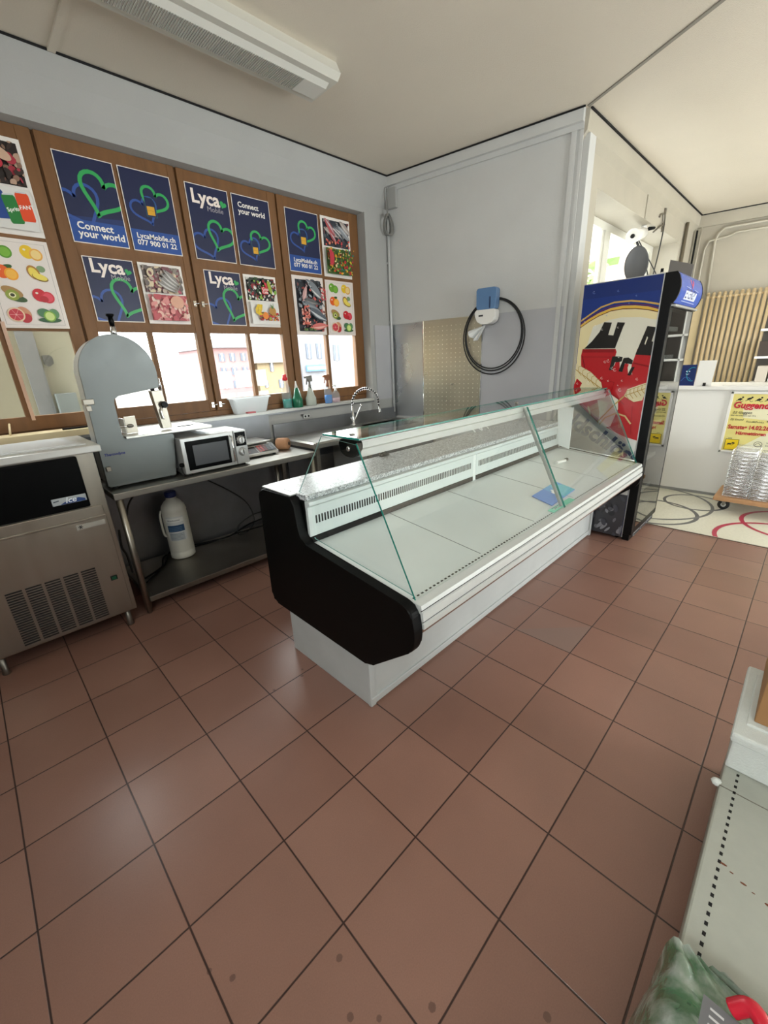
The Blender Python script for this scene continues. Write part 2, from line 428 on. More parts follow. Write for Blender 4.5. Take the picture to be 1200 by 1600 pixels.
# slanted back wall
Wc = Vector((3.42, 3.02)); Wd = Vector((.1653, -.9862))
def onw(s, off=0., z=0.):      # a point on the back wall: s metres from the room corner, off metres into the room
    p = Wc + Wd * s + Vector((-.9862, -.1653)) * off; return Vector((p.x, p.y, z))
mb = MB(); mb.prism([(3.42, 3.02), (3.742, 1.10), (3.756, 1.122), (4.08, 1.122), (4.08, 3.3), (3.42, 3.3)], 'z', 0, H); struct(mb.build('wall_back', M_wall))
def wallbox(mb, s0, s1, o0, o1, z0, z1, m=None):
    p = [onw(s0, o0), onw(s1, o0), onw(s1, o1), onw(s0, o1)]; mb.prism([(q.x, q.y) for q in p], 'z', z0, z1, m)
mb = MB(); p = [onw(0, -.02), onw(0, .06), onw(1.95, .06), onw(1.95, -.02)]
mb.prism([(q.x, q.y) for q in p], 'z', H - .09, H); mb.prism([(q.x, q.y) for q in [onw(0, 0), onw(0, .025), onw(1.95, .025), onw(1.95, 0)]], 'z', H - .13, H - .09)
struct(mb.build('trim_cornice_back', M_wall))
mb = MB(); wallbox(mb, 0, 1.96, .06, .07, H - .012, H - .002); struct(mb.build('trim_shadow_gap_back', M_dark))
mb = MB(); wallbox(mb, 1.86, 1.9, 0, .02, .9, H - .1); wallbox(mb, 1.925, 1.95, 0, .012, .9, H - .1)
struct(mb.build('trim_corner_strip', M_wall))
# side wall with the white window
mb = MB()
mb.box(3.742, 8.1, 1.12, 1.5, 0, 1.0); mb.box(3.742, 8.1, 1.12, 1.5, 2.975, H); mb.box(3.742, 4.2, 1.12, 1.5, 1.0, 2.975); mb.box(7.3, 8.1, 1.12, 1.5, 1.0, 2.975)
struct(mb.build('wall_side', M_wall_hall))
mb = MB(); mb.prism([(1.12, 3.2), (1.07, 3.26), (1.06, H), (1.2, H)], 'x', 3.74, 8.05); mb.box(5.62, 5.66, 1.108, 1.12, 2.98, 3.2)
struct(mb.build('trim_cornice_side', M_wall_hall))
mb = MB(); mb.box(3.74, 8.05, 1.045, 1.06, H - .012, H - .002); struct(mb.build('trim_shadow_gap_side', M_dark))
# far wall
Fc = Vector((8.05, 1.12)); Fd = Vector((.1653, -.9862))
def onf(s, off=0., z=0.):
    p = Fc + Fd * s + Vector((-.9862, -.1653)) * off; return Vector((p.x, p.y, z))
mb = MB(); p = [onf(0), onf(6.9), onf(6.9, -.3), onf(0, -.3)]; mb.prism([(q.x, q.y) for q in p], 'z', 0, H); struct(mb.build('wall_far', M_wall_hall))
mb = MB(); p = [onf(0), onf(5.3), onf(5.3, .06), onf(0, .06)]; mb.prism([(q.x, q.y) for q in p], 'z', H - .16, H); struct(mb.build('trim_cornice_far', M_wall_hall))
mb = MB(); p = [onf(0, .06), onf(5.3, .06), onf(5.3, .075), onf(0, .075)]; mb.prism([(q.x, q.y) for q in p], 'z', H - .012, H - .002); struct(mb.build('trim_shadow_gap_far', M_dark))
# unseen walls behind the camera and the shop front, openings placed for fill light
mb = MB(); mb.box(-1.9, -1.7, -4.3, -2.9, 0, H); mb.box(-1.9, -1.7, .2, 3.3, 0, H); mb.box(-1.9, -1.7, -2.9, .2, 0, 2.0); mb.box(-1.9, -1.7, -2.9, .2, 3.0, H); struct(mb.build('wall_left', M_wall))  # high opening added on this side to brighten the back wall
mb = MB(); mb.box(-1.8, -1.4, -4.3, -4.1, 0, H); mb.box(-1.5, 1.8, -4.3, -4.1, 0, H); mb.box(3.6, 3.9, -4.3, -4.1, 0, H); mb.box(1.8, 3.6, -4.3, -4.1, 0, .3); mb.box(1.8, 3.6, -4.3, -4.1, 2.4, H)
struct(mb.build('wall_entrance', M_wall))
mb = MB(); mb.box(3.9, 4.05, -5.6, -5.45, 0, H); mb.box(3.9, 4.05, -4.25, -4.1, 0, H); mb.box(3.9, 4.05, -5.45, -4.25, 2.7, H)  # opening added here to throw daylight on the bar front
for a, b in ((-5.45, -5.39), (-4.31, -4.25)): mb.box(3.94, 4.0, a, b, 0, 2.7)
struct(mb.build('wall_return', M_wall))
mb = MB(); mb.box(4.05, 4.25, -5.6, -5.45, 0, H); mb.box(8.6, 9.6, -5.6, -5.45, 0, H); mb.box(4.25, 8.6, -5.6, -5.45, 1.6, H)
struct(mb.build('wall_shopfront', M_wall_hall))
def frame_window(name, x0, x1, y, z0, z1, mull, bars, th, dep, fm, parent=None):
    mb = MB(); mb.box(x0, x1, y, y + dep, z0, z0 + th, fm); mb.box(x0, x1, y, y + dep, z1 - th, z1, fm)
    mb.box(x0, x0 + th, y, y + dep, z0 + th, z1 - th, fm); mb.box(x1 - th, x1, y, y + dep, z0 + th, z1 - th, fm)
    for a, b in mull: mb.box(a, b, y, y + dep, z0 + th, z1 - th, fm)
    for a, b in bars: mb.box(x0 + th, x1 - th, y + .004, y + dep - .004, a, b, fm)
    o = struct(mb.build(name, fm))
    g = MB(); g.box(x0 + th * .5, x1 - th * .5, y + dep * .5, y + dep * .5 + .004, z0 + th * .5, z1 - th * .5, M_glass); g.build('pane', M_glass, o)
    return o
frame_window('window_6', 1.8, 3.6, -4.2, .3, 2.4, [(2.67, 2.73)], [], .06, .06, M_whitep)  # unseen window, moved and sized to light the hall bar
mb = MB()
for a, b in ((-2.9, -2.82), (-1.39, -1.31), (.12, .2)): mb.box(-1.83, -1.77, a, b, 2.0, 3.0)
mb.box(-1.83, -1.77, -2.82, .12, 2.0, 2.08); mb.box(-1.83, -1.77, -2.82, .12, 2.92, 3.0)
o = struct(mb.build('window_8', M_whitep)); g = MB(); g.box(-1.802, -1.798, -2.85, .15, 2.05, 2.95, M_glass); g.build('pane', M_glass, o)  # added window, out of view, brightens the back wall
frame_window('window_7', 4.25, 8.6, -5.55, 0, 1.6, [(5.6, 5.68), (7.1, 7.18)], [], .07, .06, mat('shopfront_frame', '#8d8f90', .4, .5))  # unseen glazing, kept low so the counter glass does not mirror it

# brown timber window: four casements side by side
CB = [(-.53, .362, (-.44, -.10), (-.06, .285)), (.378, 1.217, (.455, .79), (.825, 1.165)), (1.232, 2.08, (1.285, 1.63), (1.66, 2.0)), (2.096, 3.06, (2.17, 2.53), (2.565, 2.935))]
for i, (x0, x1, pa, pb) in enumerate(CB):
    mb = MB(); z0, z1 = 1.195, 3.035
    y0, y1 = 3.108, 3.165
    yy = (y0, y1)
    # outer casement stiles and rails
    mb.box(x0, pa[0], y0, y1, z0 + .045, z1, None, .004); mb.box(pb[1], x1, y0, y1, z0 + .045, z1, None, .004)
    mb.box(pa[1], pb[0], y0 + .006, y1, z0 + .1, z1, None, .003)
    for a, b in (pa, pb): mb.box(a - .002, a + .036, y0 + .005, y1, 1.90, 2.95); mb.box(b - .028, b + .002, y0 + .005, y1, 1.90, 2.95)
    for a, b in ((z0 + .045, 1.335), (1.88, 1.972), (2.345, 2.455), (2.92, z1)):
        mb.box(pa[0] - .002, pb[1] + .002, y0 + .004, y1, a, b, None, .003)
    mb.box(x0 - .008, x1 + .008, y0 + .012, y1 + .06, z0 - .005, z0 + .042, None, .004)
    mb.box(x0 - .01, x0 + .008, y0 + .02, y1 + .06, z0 - .005, z1); mb.box(x1 - .008, x1 + .01, y0 + .02, y1 + .06, z0 - .005, z1)
    o = struct(mb.build('window_%d' % (i + 1), M_wood))
    g = MB()
    for a, b in (pa, pb):
        for c, d in ((1.33, 1.885), (1.93, 2.38), (2.425, 2.95)): g.box(a - .005, b + .005, y0 + .028, y0 + .032, c, d, M_glass)
    g.build('pane', M_glass, o)
    if i in (1, 2):
        hx = 1.195 if i == 1 else 1.262
        for zz in (2.10, 1.29):
            g = MB(); g.box(hx - .012, hx + .012, y0 - .012, y0 + .002, zz - .022, zz + .022, M_chrome, .002); g.tube([(hx, y0 - .012, zz), (hx, y0 - .028, zz), (hx + .035, y0 - .03, zz + .002)], .004, M_chrome); g.build('window_catch', M_chrome, o)

# white window in the side wall
mb = MB(); fm = mat('white_window_paint', '#dedcd2', .45)
for a, b in ((4.2, 4.28), (5.40, 5.56), (7.2, 7.3)): mb.box(a, b, 1.44, 1.5, 1.0, 2.975, fm)
for a, b in ((4.28, 5.40), (5.56, 7.2)):
    mb.box(a, b, 1.44, 1.5, 2.9, 2.975, fm); mb.box(a, b, 1.44, 1.5, 1.0, 1.08, fm)
    for c, d in ((a, a + .05), (b - .05, b)): mb.box(c, d, 1.455, 1.495, 1.08, 2.9, fm)
o = struct(mb.build('window_5', fm)); g = MB(); g.box(4.25, 7.25, 1.47, 1.474, 1.05, 2.92, M_glass); g.build('pane', M_glass, o)

# outdoors seen through the panes
def house(name, label, x0, x1, y, z0, z1, col, roof, wins, dep=6):
    t = thing(name, label, 'building', ((x0 + x1) / 2, y, z0), None)
    mb = MB(); mb.box(x0, x1, y, y + dep, z0, z1, mat('render_' + col.strip('#'), col, .8, noise=.08, nscale=1)); mb.build('wall', None, t)
    if roof == 'gable':
        mb = MB(); mb.prism([(x0 - .4, z1), (x1 + .4, z1), ((x0 + x1) / 2, z1 + (x1 - x0) * .42)], 'y', y - .3, y + dep, mat('roof_tiles', '#6f6862', .8)); mb.build('roof', None, t)
    else:
        mb = MB(); mb.box(x0 - .3, x1 + .3, y - .3, y + dep, z1, z1 + .5, mat('flat_roof', '#767b80', .8)); mb.build('roof', None, t)
    for wx, wz, ww, wh in wins:
        mb = MB(); mb.box(wx, wx + ww, y - .05, y + .05, wz, wz + wh, mat('house_window', '#4f5560', .4)); mb.box(wx + ww / 2 - .05, wx + ww / 2 + .05, y - .08, y - .04, wz, wz + wh, M_whitep); mb.build('window', None, t)
house('apartment_house', 'pale pink apartment block seen through the third pair of window panes', 12.3, 15.0, 28, -3, 2.95, '#806060', 'flat',
      [(x, z, .42, .5) for x in (12.65, 13.4, 14.2) for z in (.35, 1.2, 2.1)])
house('gable_house', 'pale yellow gabled house seen right of the pink block through the window', 15.5, 18.4, 28.2, -3, 1.9, '#7a6a50', 'gable', [(16.5, 1.3, .3, .7), (17.1, .1, .4, .6), (15.9, .2, .3, .5)])
house('town_house', 'pale grey house with a shop sign seen through the rightmost window panes', 19.2, 26, 28, -3, 5, '#6c6c70', 'flat', [(19.7, 2.1, .5, 1.1), (20.7, 2.1, .5, 1.1), (22.4, 1.9, .6, 1.2)])
mb = MB(); mb.box(19.5, 21.4, 27.80, 27.9, 1.15, 1.62, mat('sign_board', '#4a6ea0', .5)); mb.box(19.6, 21.3, 27.75, 27.8, 1.28, 1.48, M_whitep)
tag(mb.build('shop_sign'), 'blue and white sign board on the grey house outside the window', 'sign')
mb = MB(); mb.box(.9, 3.7, 9.0, 9.2, -3, 1.36, mat('yard_wall', '#77746d', .85, noise=.3, nscale=2)); tag(mb.build('yard_wall'), 'low pale garden wall outside behind the bandsaw window', 'wall')
mb = MB(); mb.box(-60, 80, 3.4, 90, -3.1, -3.0); struct(mb.build('ground', mat('asphalt', '#6f6f6e', .9)))
# beige shed close outside the leftmost casement
t = thing('garden_shed', 'cream coloured shed standing close outside the leftmost window', 'shed', (-.8, 3.9, -3))
mb = MB(); mb.box(-2.6, .055, 3.9, 5.5, -3, 2.6, mat('shed_cream', '#827c66', .8, noise=.05)); mb.build('wall', None, t)
mb = MB(); mb.box(.055, .17, 3.88, 5.5, -3, 2.6, mat('shed_grey', '#6f706e', .7, noise=.15)); mb.build('side_panel', None, t)
mb = MB(); mb.box(.17, .62, 3.9, 5.5, -3, 2.6, mat('shed_pale', '#85826f', .8)); mb.build('door', None, t)
mb = MB(); mb.prism(rounded([(.185, 1.755), (.235, 1.755), (.25, 1.74), (.25, 1.69), (.215, 1.665), (.185, 1.69)], .01), 'y', 3.87, 3.91, mat('vent_cowl', '#55554f', .5)); mb.box(.195, .25, 3.86, 3.88, 1.715, 1.722, mat('vent_cowl', '#55554f', .5)); mb.build('vent_cowl', None, t)
mb = MB(); mb.box(.19, .33, 3.8, 3.89, .9, 1.45, mat('meter_cabinet', '#6c7370', .6)); tag(mb.build('meter_cabinet'), 'pale grey cabinet outside in front of the cream shed', 'cabinet')
# plastic sheeting hanging on the leftmost casement
mb = MB(); mb.box(-.075, -.055, 3.094, 3.104, 1.31, 1.93, mat('film_strip', '#d8b39b', .5)); tag(mb.build('window_sealing_strip'), 'loose pinkish sealing strip hanging along the leftmost window bar', 'strip')
# outside the side window
mb = MB(); mb.box(16.0, 40, 6.0, 6.4, -3, 10, mat('roughcast', '#857263', .9, noise=.25, nscale=6)); tag(mb.build('neighbouring_wall'), 'pinkish roughcast wall outside behind the white window', 'wall')
mb = MB()
for i in range(120):
    a = Vector((random.uniform(12.6, 15.6), random.uniform(4.2, 5.2), random.uniform(2.0, 6.5))); r = random.uniform(.16, .34)
    M_ = Matrix.Rotation(random.uniform(0, 3), 3, Vector((random.random(), random.random(), random.random())).normalized())
    mb.quad([a + M_ @ Vector(q) * r for q in ((-1, 0, 0), (0, -.7, .1), (1.1, 0, 0), (0, .7, .1))], mat('leaves', '#667f45', .7, noise=.3, nscale=3))
mb.tube([(14.2, 4.7, -3), (14.25, 4.7, 2), (14.1, 4.7, 5)], .12, mat('bark', '#6a5a48', .9))
tag(mb.build('tree', fix=False), 'light green tree outside the white window behind the fridge', 'tree')

# ceiling seams, cable ducts
mb = MB(); mb.box(.525, .565, -1.2, 2.95, H - .014, H + .01, M_ceil); struct(mb.build('trim_ceiling_strip', mat('strip_paint', '#aaa59a', .8)))
mb = MB(); mb.prism([(3.70, 1.07), (3.73, 1.07), (2.2, -1.73), (2.17, -1.73)], 'z', H - .006, H + .01); struct(mb.build('trim_ceiling_joint', mat('joint_paint', '#908b80', .8)))

# ================================================================== CEILING LIGHT
t = thing('ceiling_light', 'long white fluorescent ceiling lamp with ribbed diffuser, switched off', 'lamp', (1.1, 2.1, 3.3))
lm = mat('lamp_enamel', '#cfcdc4', .45)
mb = MB(); mb.prism([(1.955, H), (1.915, H - .07), (1.95, H - .10), (2.24, H - .10), (2.27, H - .04), (2.26, H)], 'x', .3, 1.90, lm, .003); mb.build('housing', lm, t)
mb = MB(); mb.prism([(1.99, H - .098), (2.03, H - .118), (2.17, H - .118), (2.21, H - .098)], 'x', .3, 1.86, mat('diffuser', '#d7d6cf', .3))
for i in range(110):
    x = .32 + i * .0125; mb.box(x, x + .006, 2.03, 2.17, H - .122, H - .117, mat('diffuser_rib', '#b9b8b0', .25))
mb.build('diffuser', None, t)

# ================================================================== POSTERS
def poster(u0, u1, v0, v1, label, cat, draw, y=3.1, border='#eee6de', bw=.012, group=None):
    mb = MB(); mb.box(u0, u1, y, y + .0035, v0, v1, P(border))
    W, Hh = u1 - u0, v1 - v0
    f = Flat(mb, lambda u, v, h: (u0 + u, y - h, v0 + v))
    f.clip = (bw, W - bw, bw, Hh - bw)
    draw(f, W, Hh)
    return tag(mb.build('poster', None, None, fix=False), label, cat, group)
NAVY, MID, BAND, GREEN = '#141f47', '#1d3a7d', '#1c4a96', '#2fa558'
def bgnavy(f, W, Hh, band=False):
    f.rect(0, W, 0, Hh, NAVY)
    if band: f.rect(0, W, 0, Hh * .27, BAND)
def hearts(f, W, gx, gy, s, bx, by, bs, full=True, lw=.016):
    f.stroke(heart(bx, by, bs, radians(22)), lw * .8, '#2b4f9b', True)
    f.stroke(heart(gx, gy, s, radians(-22)), lw, GREEN, True)
def simcard(f, x, y, s):
    f.poly([(x - s, y - s * 1.6), (x + s, y - s * 1.6), (x + s, y + s * 1.1), (x + s * .5, y + s * 1.9), (x - s, y + s * 1.9)], '#10204c')
    f.stroke([(x - s, y - s * 1.6), (x + s, y - s * 1.6), (x + s, y + s * 1.1), (x + s * .5, y + s * 1.9), (x - s, y + s * 1.9)], .003, '#2a6a7c', True)
    f.rect(x - s * .8, x + s * .7, y - s * 1.3, y + s * .3, '#d9a32b'); f.rect(x - s * .75, x + s * .6, y - s * .5, y - s * .45, '#a3761c')
def d_connect_low(f, W, h):
    bgnavy(f, W, h, True); f.poly([(0, h * .27), (W, h * .27), (W, h * .34), (0, h * .3)], '#183066')
    hearts(f, W, W * .70, h * .60, W * .42, W * .25, h * .44, W * .42, lw=.024)
    f.text('Connect', W * .12, h * .165, .062, '#f4efe8', .022); f.text('your world', W * .12, h * .075, .062, '#f4efe8', .022)
def d_077(f, W, h):
    bgnavy(f, W, h, True); hearts(f, W, W * .60, h * .66, W * .28, W * .38, h * .53, W * .28, lw=.018); simcard(f, W * .50, h * .56, W * .10)
    f.text('LycaMobile.ch', W * .5, h * .165, .048, '#f4efe8', .02, 'CENTER'); f.text('077 900 01 22', W * .5, h * .08, .048, '#f4efe8', .02, 'CENTER')
def d_lyca(f, W, h):
    bgnavy(f, W, h); hearts(f, W, W * .68, h * .36, W * .34, W * .32, h * .24, W * .34, lw=.02)
    f.text('Lyca', W * .10, h * .76, .13, '#f4e7de', .028); f.text('Mobile', W * .44, h * .675, .050, '#a9a3aa', .0); f.poly(heart(W * .85, h * .80, W * .085, radians(-22)), GREEN)
def d_lyca_small(f, W, h):
    bgnavy(f, W, h); hearts(f, W, W * .80, h * .40, W * .44, W * .24, h * .22, W * .44, lw=.02)
    f.text('Lyca', W * .11, h * .77, .12, '#f4e7de', .028); f.text('Mobile', W * .48, h * .675, .046, '#a9a3aa', .0); f.poly(heart(W * .86, h * .81, W * .075, radians(-22)), GREEN)
def d_connect_top(f, W, h):
    bgnavy(f, W, h); hearts(f, W, W * .62, h * .36, W * .28, W * .36, h * .26, W * .28, lw=.018); simcard(f, W * .48, h * .27, W * .09)
    f.text('Connect', W * .14, h * .83, .055, '#f4efe8', .022); f.text('your world', W * .14, h * .74, .055, '#f4efe8', .022)
def fish(f, x, y, L, rot, c, belly='#c9c5c2', keep=False):
    def R_(u, v): return (x + u * cos(rot) - v * sin(rot), y + u * sin(rot) + v * cos(rot))
    up_ = [R_(L * (-.5 + t), L * .13 * sin(pi * min(1, t * 1.08)) ** .8) for t in [i / 10 for i in range(10)]]
    dn = [R_(L * (-.5 + t), -L * .13 * sin(pi * min(1, t * 1.08)) ** .8) for t in [i / 10 for i in range(9, -1, -1)]]
    f.poly(up_ + [R_(L * .5, L * .09), R_(L * .45, 0), R_(L * .5, -L * .09)] + dn, c)
    f.poly([R_(-.42 * L, -.02 * L)] + [R_(L * (-.4 + t * .75), -L * .09 * sin(pi * t)) for t in (.2, .4, .6, .8)] + [R_(.38 * L, 0)], belly)
    f.ell(*R_(-.38 * L, .03 * L), L * .02, L * .02, '#151515')
def blobs(f, r, n, cols, a0, a1, seed=1, asp=(.3, .9)):
    rg = random.Random(seed); n = int(n * 2.2); a0 *= .6; a1 *= .62; c0 = f.clip; f.clip = r
    for i in range(n):
        a = rg.uniform(a0, a1); f.ell(rg.uniform(r[0], r[1]), rg.uniform(r[2], r[3]), a, a * rg.uniform(*asp), rg.choice(cols), rg.uniform(0, 3), 10)
    f.clip = c0
def photo(f, u0, u1, v0, v1, bgc, fn):
    c0 = f.clip; f.rect(u0, u1, v0, v1, bgc); f.clip = (u0, u1, v0, v1); fn(u0, u1, v0, v1); f.clip = c0
def fishpic(f, seed):
    def g(u0, u1, v0, v1):
        rg = random.Random(seed); blobs(f, (u0, u1, v0, v1), 30, ['#2f3340', '#44484e', '#7a4a4a', '#5a5f66', '#8f8a86'], .01, .04, seed)
        for i in range(7):
            fish(f, rg.uniform(u0 + .05, u1 - .05), rg.uniform(v0 + .03, v1 - .03), rg.uniform(.14, .24), rg.uniform(-.9, -.2) + (pi if rg.random() > .5 else 0), rg.choice(['#6c727a', '#8b9096', '#a89a93', '#b5545a', '#4d545d']), rg.choice(['#c9c5c2', '#d8a9a0', '#b8bdc2']))
        blobs(f, (u0, u1, v0, v0 + (v1 - v0) * .3), 10, ['#d8584f', '#e98a6c', '#c4454a'], .01, .025, seed + 1)
    return g
def meatpic(f, seed, cols=('#b8474f', '#d98a86', '#e5b5a5', '#c96a6e', '#e8c9bb', '#a83a44')):
    def g(u0, u1, v0, v1): blobs(f, (u0, u1, v0, v1), 55, list(cols), .015, .055, seed)
    return g
def vegpic(f, seed):
    def g(u0, u1, v0, v1): blobs(f, (u0, u1, v0, v1), 95, ['#3f7a35', '#7fae3d', '#d9452f', '#e8a12c', '#f0d9a0', '#3a5c2a', '#b92a3a', '#1d6f6a', '#e6cf3a', '#70331f'], .008, .026, seed)
    return g
def d_fruitgrid(f, W, h):
    f.rect(0, W, 0, h, '#e6dcd6'); f.stroke([(W * .06, h * .04), (W * .94, h * .04), (W * .94, h * .96), (W * .06, h * .96)], .002, '#8a8480', True)
    cx = (W * .28, W * .72); rows = [h * .86, h * .62, h * .38, h * .15]; a = W * .11
    def pair(x, y, c1, c2, c3, leaf=None, seeds=None):
        if leaf: f.ell(x + a * .2, y + a * .8, a * .8, a * .35, leaf, .3)
        f.ell(x - a * .5, y + a * .1, a * .95, a, c1); f.ell(x + a * .6, y - a * .2, a * .9, a * .9, c2, .3); f.ell(x + a * .6, y - a * .2, a * .68, a * .68, c3, .3)
        f.ell(x - a * .8, y + a * .4, a * .2, a * .15, '#f0ead8')
    pair(cx[0], rows[0], '#6aa530', '#5a952a', '#7ab33a'); pair(cx[1], rows[0], '#e8c020', '#e6a84a', '#f0d28a')
    pair(cx[0], rows[1], '#e8601c', '#f0a020', '#f5b848', '#2c5a24')
    f.ell(cx[1] + a * .7, rows[1] + a * .9, a * .6, a * .5, '#7f9a70'); f.ell(cx[1] - a * .4, rows[1] + a * .3, a * 1.1, a * .8, '#b07a30', 2.0); f.ell(cx[1] - a * .4, rows[1] + a * .2, a * .9, a * .6, '#e9d25a', 2.0); f.ell(cx[1] + a * .3, rows[1] - a * .4, a * 1.1, a * .55, '#8a6a22', -.3); f.ell(cx[1] + a * .3, rows[1] - a * .3, a * 1.0, a * .45, '#ecd75e', -.3)
    f.ell(cx[0] + a * .5, rows[2] - a * .6, a * 1.2, a * .5, '#39552c', -.2); f.ell(cx[0], rows[2] + a * .4, a * 1.4, a * .7, '#a8824e', -.4); f.ell(cx[0] - a * .1, rows[2] - a * .1, a * .9, a * .8, '#8d9a3a'); f.ell(cx[0] - a * .1, rows[2] - a * .1, a * .45, a * .4, '#efe9b8'); f.ell(cx[0] - a * .1, rows[2] - a * .1, a * .3, a * .25, '#3a3a1c')
    pair(cx[1], rows[2], '#c9202e', '#d02a38', '#e0495a')
    f.ell(cx[1], rows[2] - a * .5, a * .6, a * .5, '#b81a2a')
    f.ell(cx[0] + a * .7, rows[3] + a * .2, a * .9, a * 1.1, '#cf8f6c', .5); f.ell(cx[0] + a * .8, rows[3] - a * .5, a * .8, a * .7, '#b52430', .5); f.ell(cx[0] - a * .4, rows[3], a * 1.15, a * 1.1, '#e7c9a8'); f.ell(cx[0] - a * .4, rows[3], a * .95, a * .9, '#c83442'); f.ell(cx[0] - a * .4, rows[3], a * .12, a * .12, '#f0d8c8')
    for k in range(6): f.stroke([(cx[0] - a * .4, rows[3]), (cx[0] - a * .4 + a * .9 * cos(k * pi / 3), rows[3] + a * .9 * sin(k * pi / 3))], .002, '#e9a0a0')
    f.ell(cx[1] - a * .6, rows[3] + a * .4, a * .9, a * .7, '#4c7a55'); f.ell(cx[1] + a * .8, rows[3] + a * .3, a * .7, a * .8, '#5b8a5c'); f.ell(cx[1], rows[3] - a * .7, a * 1.6, a * .4, '#2f5a38'); f.ell(cx[1] + a * .1, rows[3] - a * .1, a * .85, a * .85, '#7fae3c'); f.ell(cx[1] + a * .1, rows[3] - a * .1, a * .65, a * .65, '#cfe08a')
def two(f, W, h, c1, g1, c2, g2, m=.06):
    f.rect(0, W, 0, h, '#ece6e0'); photo(f, W * m, W * (1 - m), h * .52, h * (1 - m * .8), c1, g1); photo(f, W * m, W * (1 - m), h * m * .8, h * .48, c2, g2)
def d_drinks(f, W, h):
    def top(u0, u1, v0, v1):
        blobs(f, (u0, u1, v0, v1), 50, ['#2a1f1d', '#3a2a25', '#8a6a58', '#b99a84', '#5a3a30', '#a83040'], .015, .05, 5)
        f.ell(u1 - .10, v1 - .07, .06, .03, '#c9a890', -.5); f.ell(u1 - .13, v0 + .1, .035, .03, '#b52a3c')
    def can(x, y, c, lab, rot, top_='#c8ccd0'):
        def q(a, b): return (x + a * cos(rot) - b * sin(rot), y + a * sin(rot) + b * cos(rot))
        f.poly([q(-.028, -.075), q(.028, -.075), q(.034, -.065), q(.034, .065), q(.026, .078), q(-.026, .078), q(-.034, .065), q(-.034, -.065)], c)
        f.poly([q(-.026, .074), q(.026, .074), q(.022, .082), q(-.022, .082)], top_); f.text(lab, *q(-.030, -.012), .03, '#f4f4f0', .02, rot=rot + .1)
    def bot(u0, u1, v0, v1):
        can(u1 - .165, v0 + .125, '#16408c', '', .1); can(u1 - .11, v0 + .105, '#1e7a34', 'Sprite', .12); can(u1 - .045, v0 + .125, '#e0481c', 'FANTA', .05)
    two(f, W, h, '#241b1a', top, '#dcdad6', bot)
def d_meat(f, W, h): two(f, W, h, '#6a5a55', lambda *r: (meatpic(f, 3, ('#8f857c', '#b9a79a', '#6a5f5c', '#b8576a', '#d9c8a8', '#7a4a50'))(*r), [fish(f, W * .55 + i * .015, h * (.62 + .05 * i), .16, -.5 - .1 * i, '#8e8a86') for i in range(4)]), '#c97a7c', lambda *r: (meatpic(f, 4)(*r), f.ell(W * .68, h * .36, .05, .045, '#d9a288')))
def d_cola(f, W, h):
    def top(u0, u1, v0, v1):
        blobs(f, (u0, u1, v0, v1), 60, ['#c8283a', '#3a6a3a', '#d8d4cc', '#181a1c', '#8a1f2a', '#e3e0d8', '#7fae3d', '#2c3c30'], .01, .035, 8)
        f.rect(W * .46, W * .66, v0 + .05, v0 + .11, '#c41f2c'); f.text('Coca', W * .48, v0 + .083, .03, '#f4efe8', .02); f.text('Cola', W * .48, v0 + .058, .03, '#f4efe8', .02); f.ell(W * .72, v0 + .11, .018, .055, '#9aa83a', .25)
    def bot(u0, u1, v0, v1):
        blobs(f, (W * .25, W * .9, v0 + .03, v0 + .1), 45, ['#c8303a', '#d9562c', '#8a1f34', '#e0a02c', '#b02a2c', '#5a7a34'], .010, .022, 9)
        f.ell(W * .68, v0 + .11, .035, .035, '#b9863a'); f.poly([(W * .66, v0 + .13), (W * .63, v0 + .17), (W * .69, v0 + .15), (W * .72, v0 + .18), (W * .72, v0 + .13)], '#4f7a3a')
        for k in range(4): f.stroke([(W * .26 + .008 * k, v0 + .075), (W * .17 + .012 * k, v0 + .095), (W * .16 + .018 * k, v0 + .12), (W * .26 + .01 * k, v0 + .16)][::-1], .014, ['#e3c01e', '#d8b21a'][k % 2])
        f.ell(W * .44, v0 + .07, .030, .030, '#e8862a'); f.ell(W * .58, v0 + .045, .014, .014, '#a8a83c')
    two(f, W, h, '#2a2a2c', top, '#e4e2de', bot)
def d_fishveg(f, W, h): two(f, W, h, '#3b4048', fishpic(f, 11), '#4a6a34', lambda *r: (vegpic(f, 12)(*r), f.ell(W * .08, h * .3, .05, .07, '#c23444')))
def d_fish(f, W, h):
    f.rect(0, W, 0, h, '#eadfd9')
    def g(u0, u1, v0, v1):
        blobs(f, (u0, u1, v0, v1), 90, ['#2b2f36', '#3c4148', '#50565e', '#7a4a4a', '#9aa0a6', '#c9605a'], .012, .035, 21)
        for i in range(3): fish(f, W * (.58 + .05 * i), h * (.82 - .06 * i), .22, -.6, '#7d848b', '#d2d2d0')
        fish(f, W * .27, h * .70, .17, 1.2, '#c49a98', '#dcb8b4'); fish(f, W * .48, h * .56, .2, -.2, '#5c5d60', '#8a8886')
        for i in range(3): fish(f, W * (.50 + .08 * i), h * (.44 - .05 * i), .3, -.45, ['#6f767e', '#8b9298', '#59616b'][i], '#c4c9cc')
        blobs(f, (W * .1, W * .36, h * .16, h * .5), 22, ['#e08070', '#d96658', '#eeb0a0'], .014, .028, 22)
        blobs(f, (W * .74, W * .92, h * .6, h * .8), 14, ['#c8303a', '#d9566a'], .01, .02, 23)
        fish(f, W * .62, h * .14, .24, .1, '#d2706a', '#e9b5a8'); blobs(f, (W * .1, W * .5, v0, h * .11), 14, ['#4c6a3a', '#6a8a4a'], .01, .02, 24)
    photo(f, W * .09, W * .91, h * .06, h * .94, '#33373e', g)
LB = 'navy mobile phone poster '
poster(-.06, .290, 2.435, 2.953, 'poster with two pictures, soft drink cans below, at the far top left of the window', 'poster', d_drinks, bw=.002)
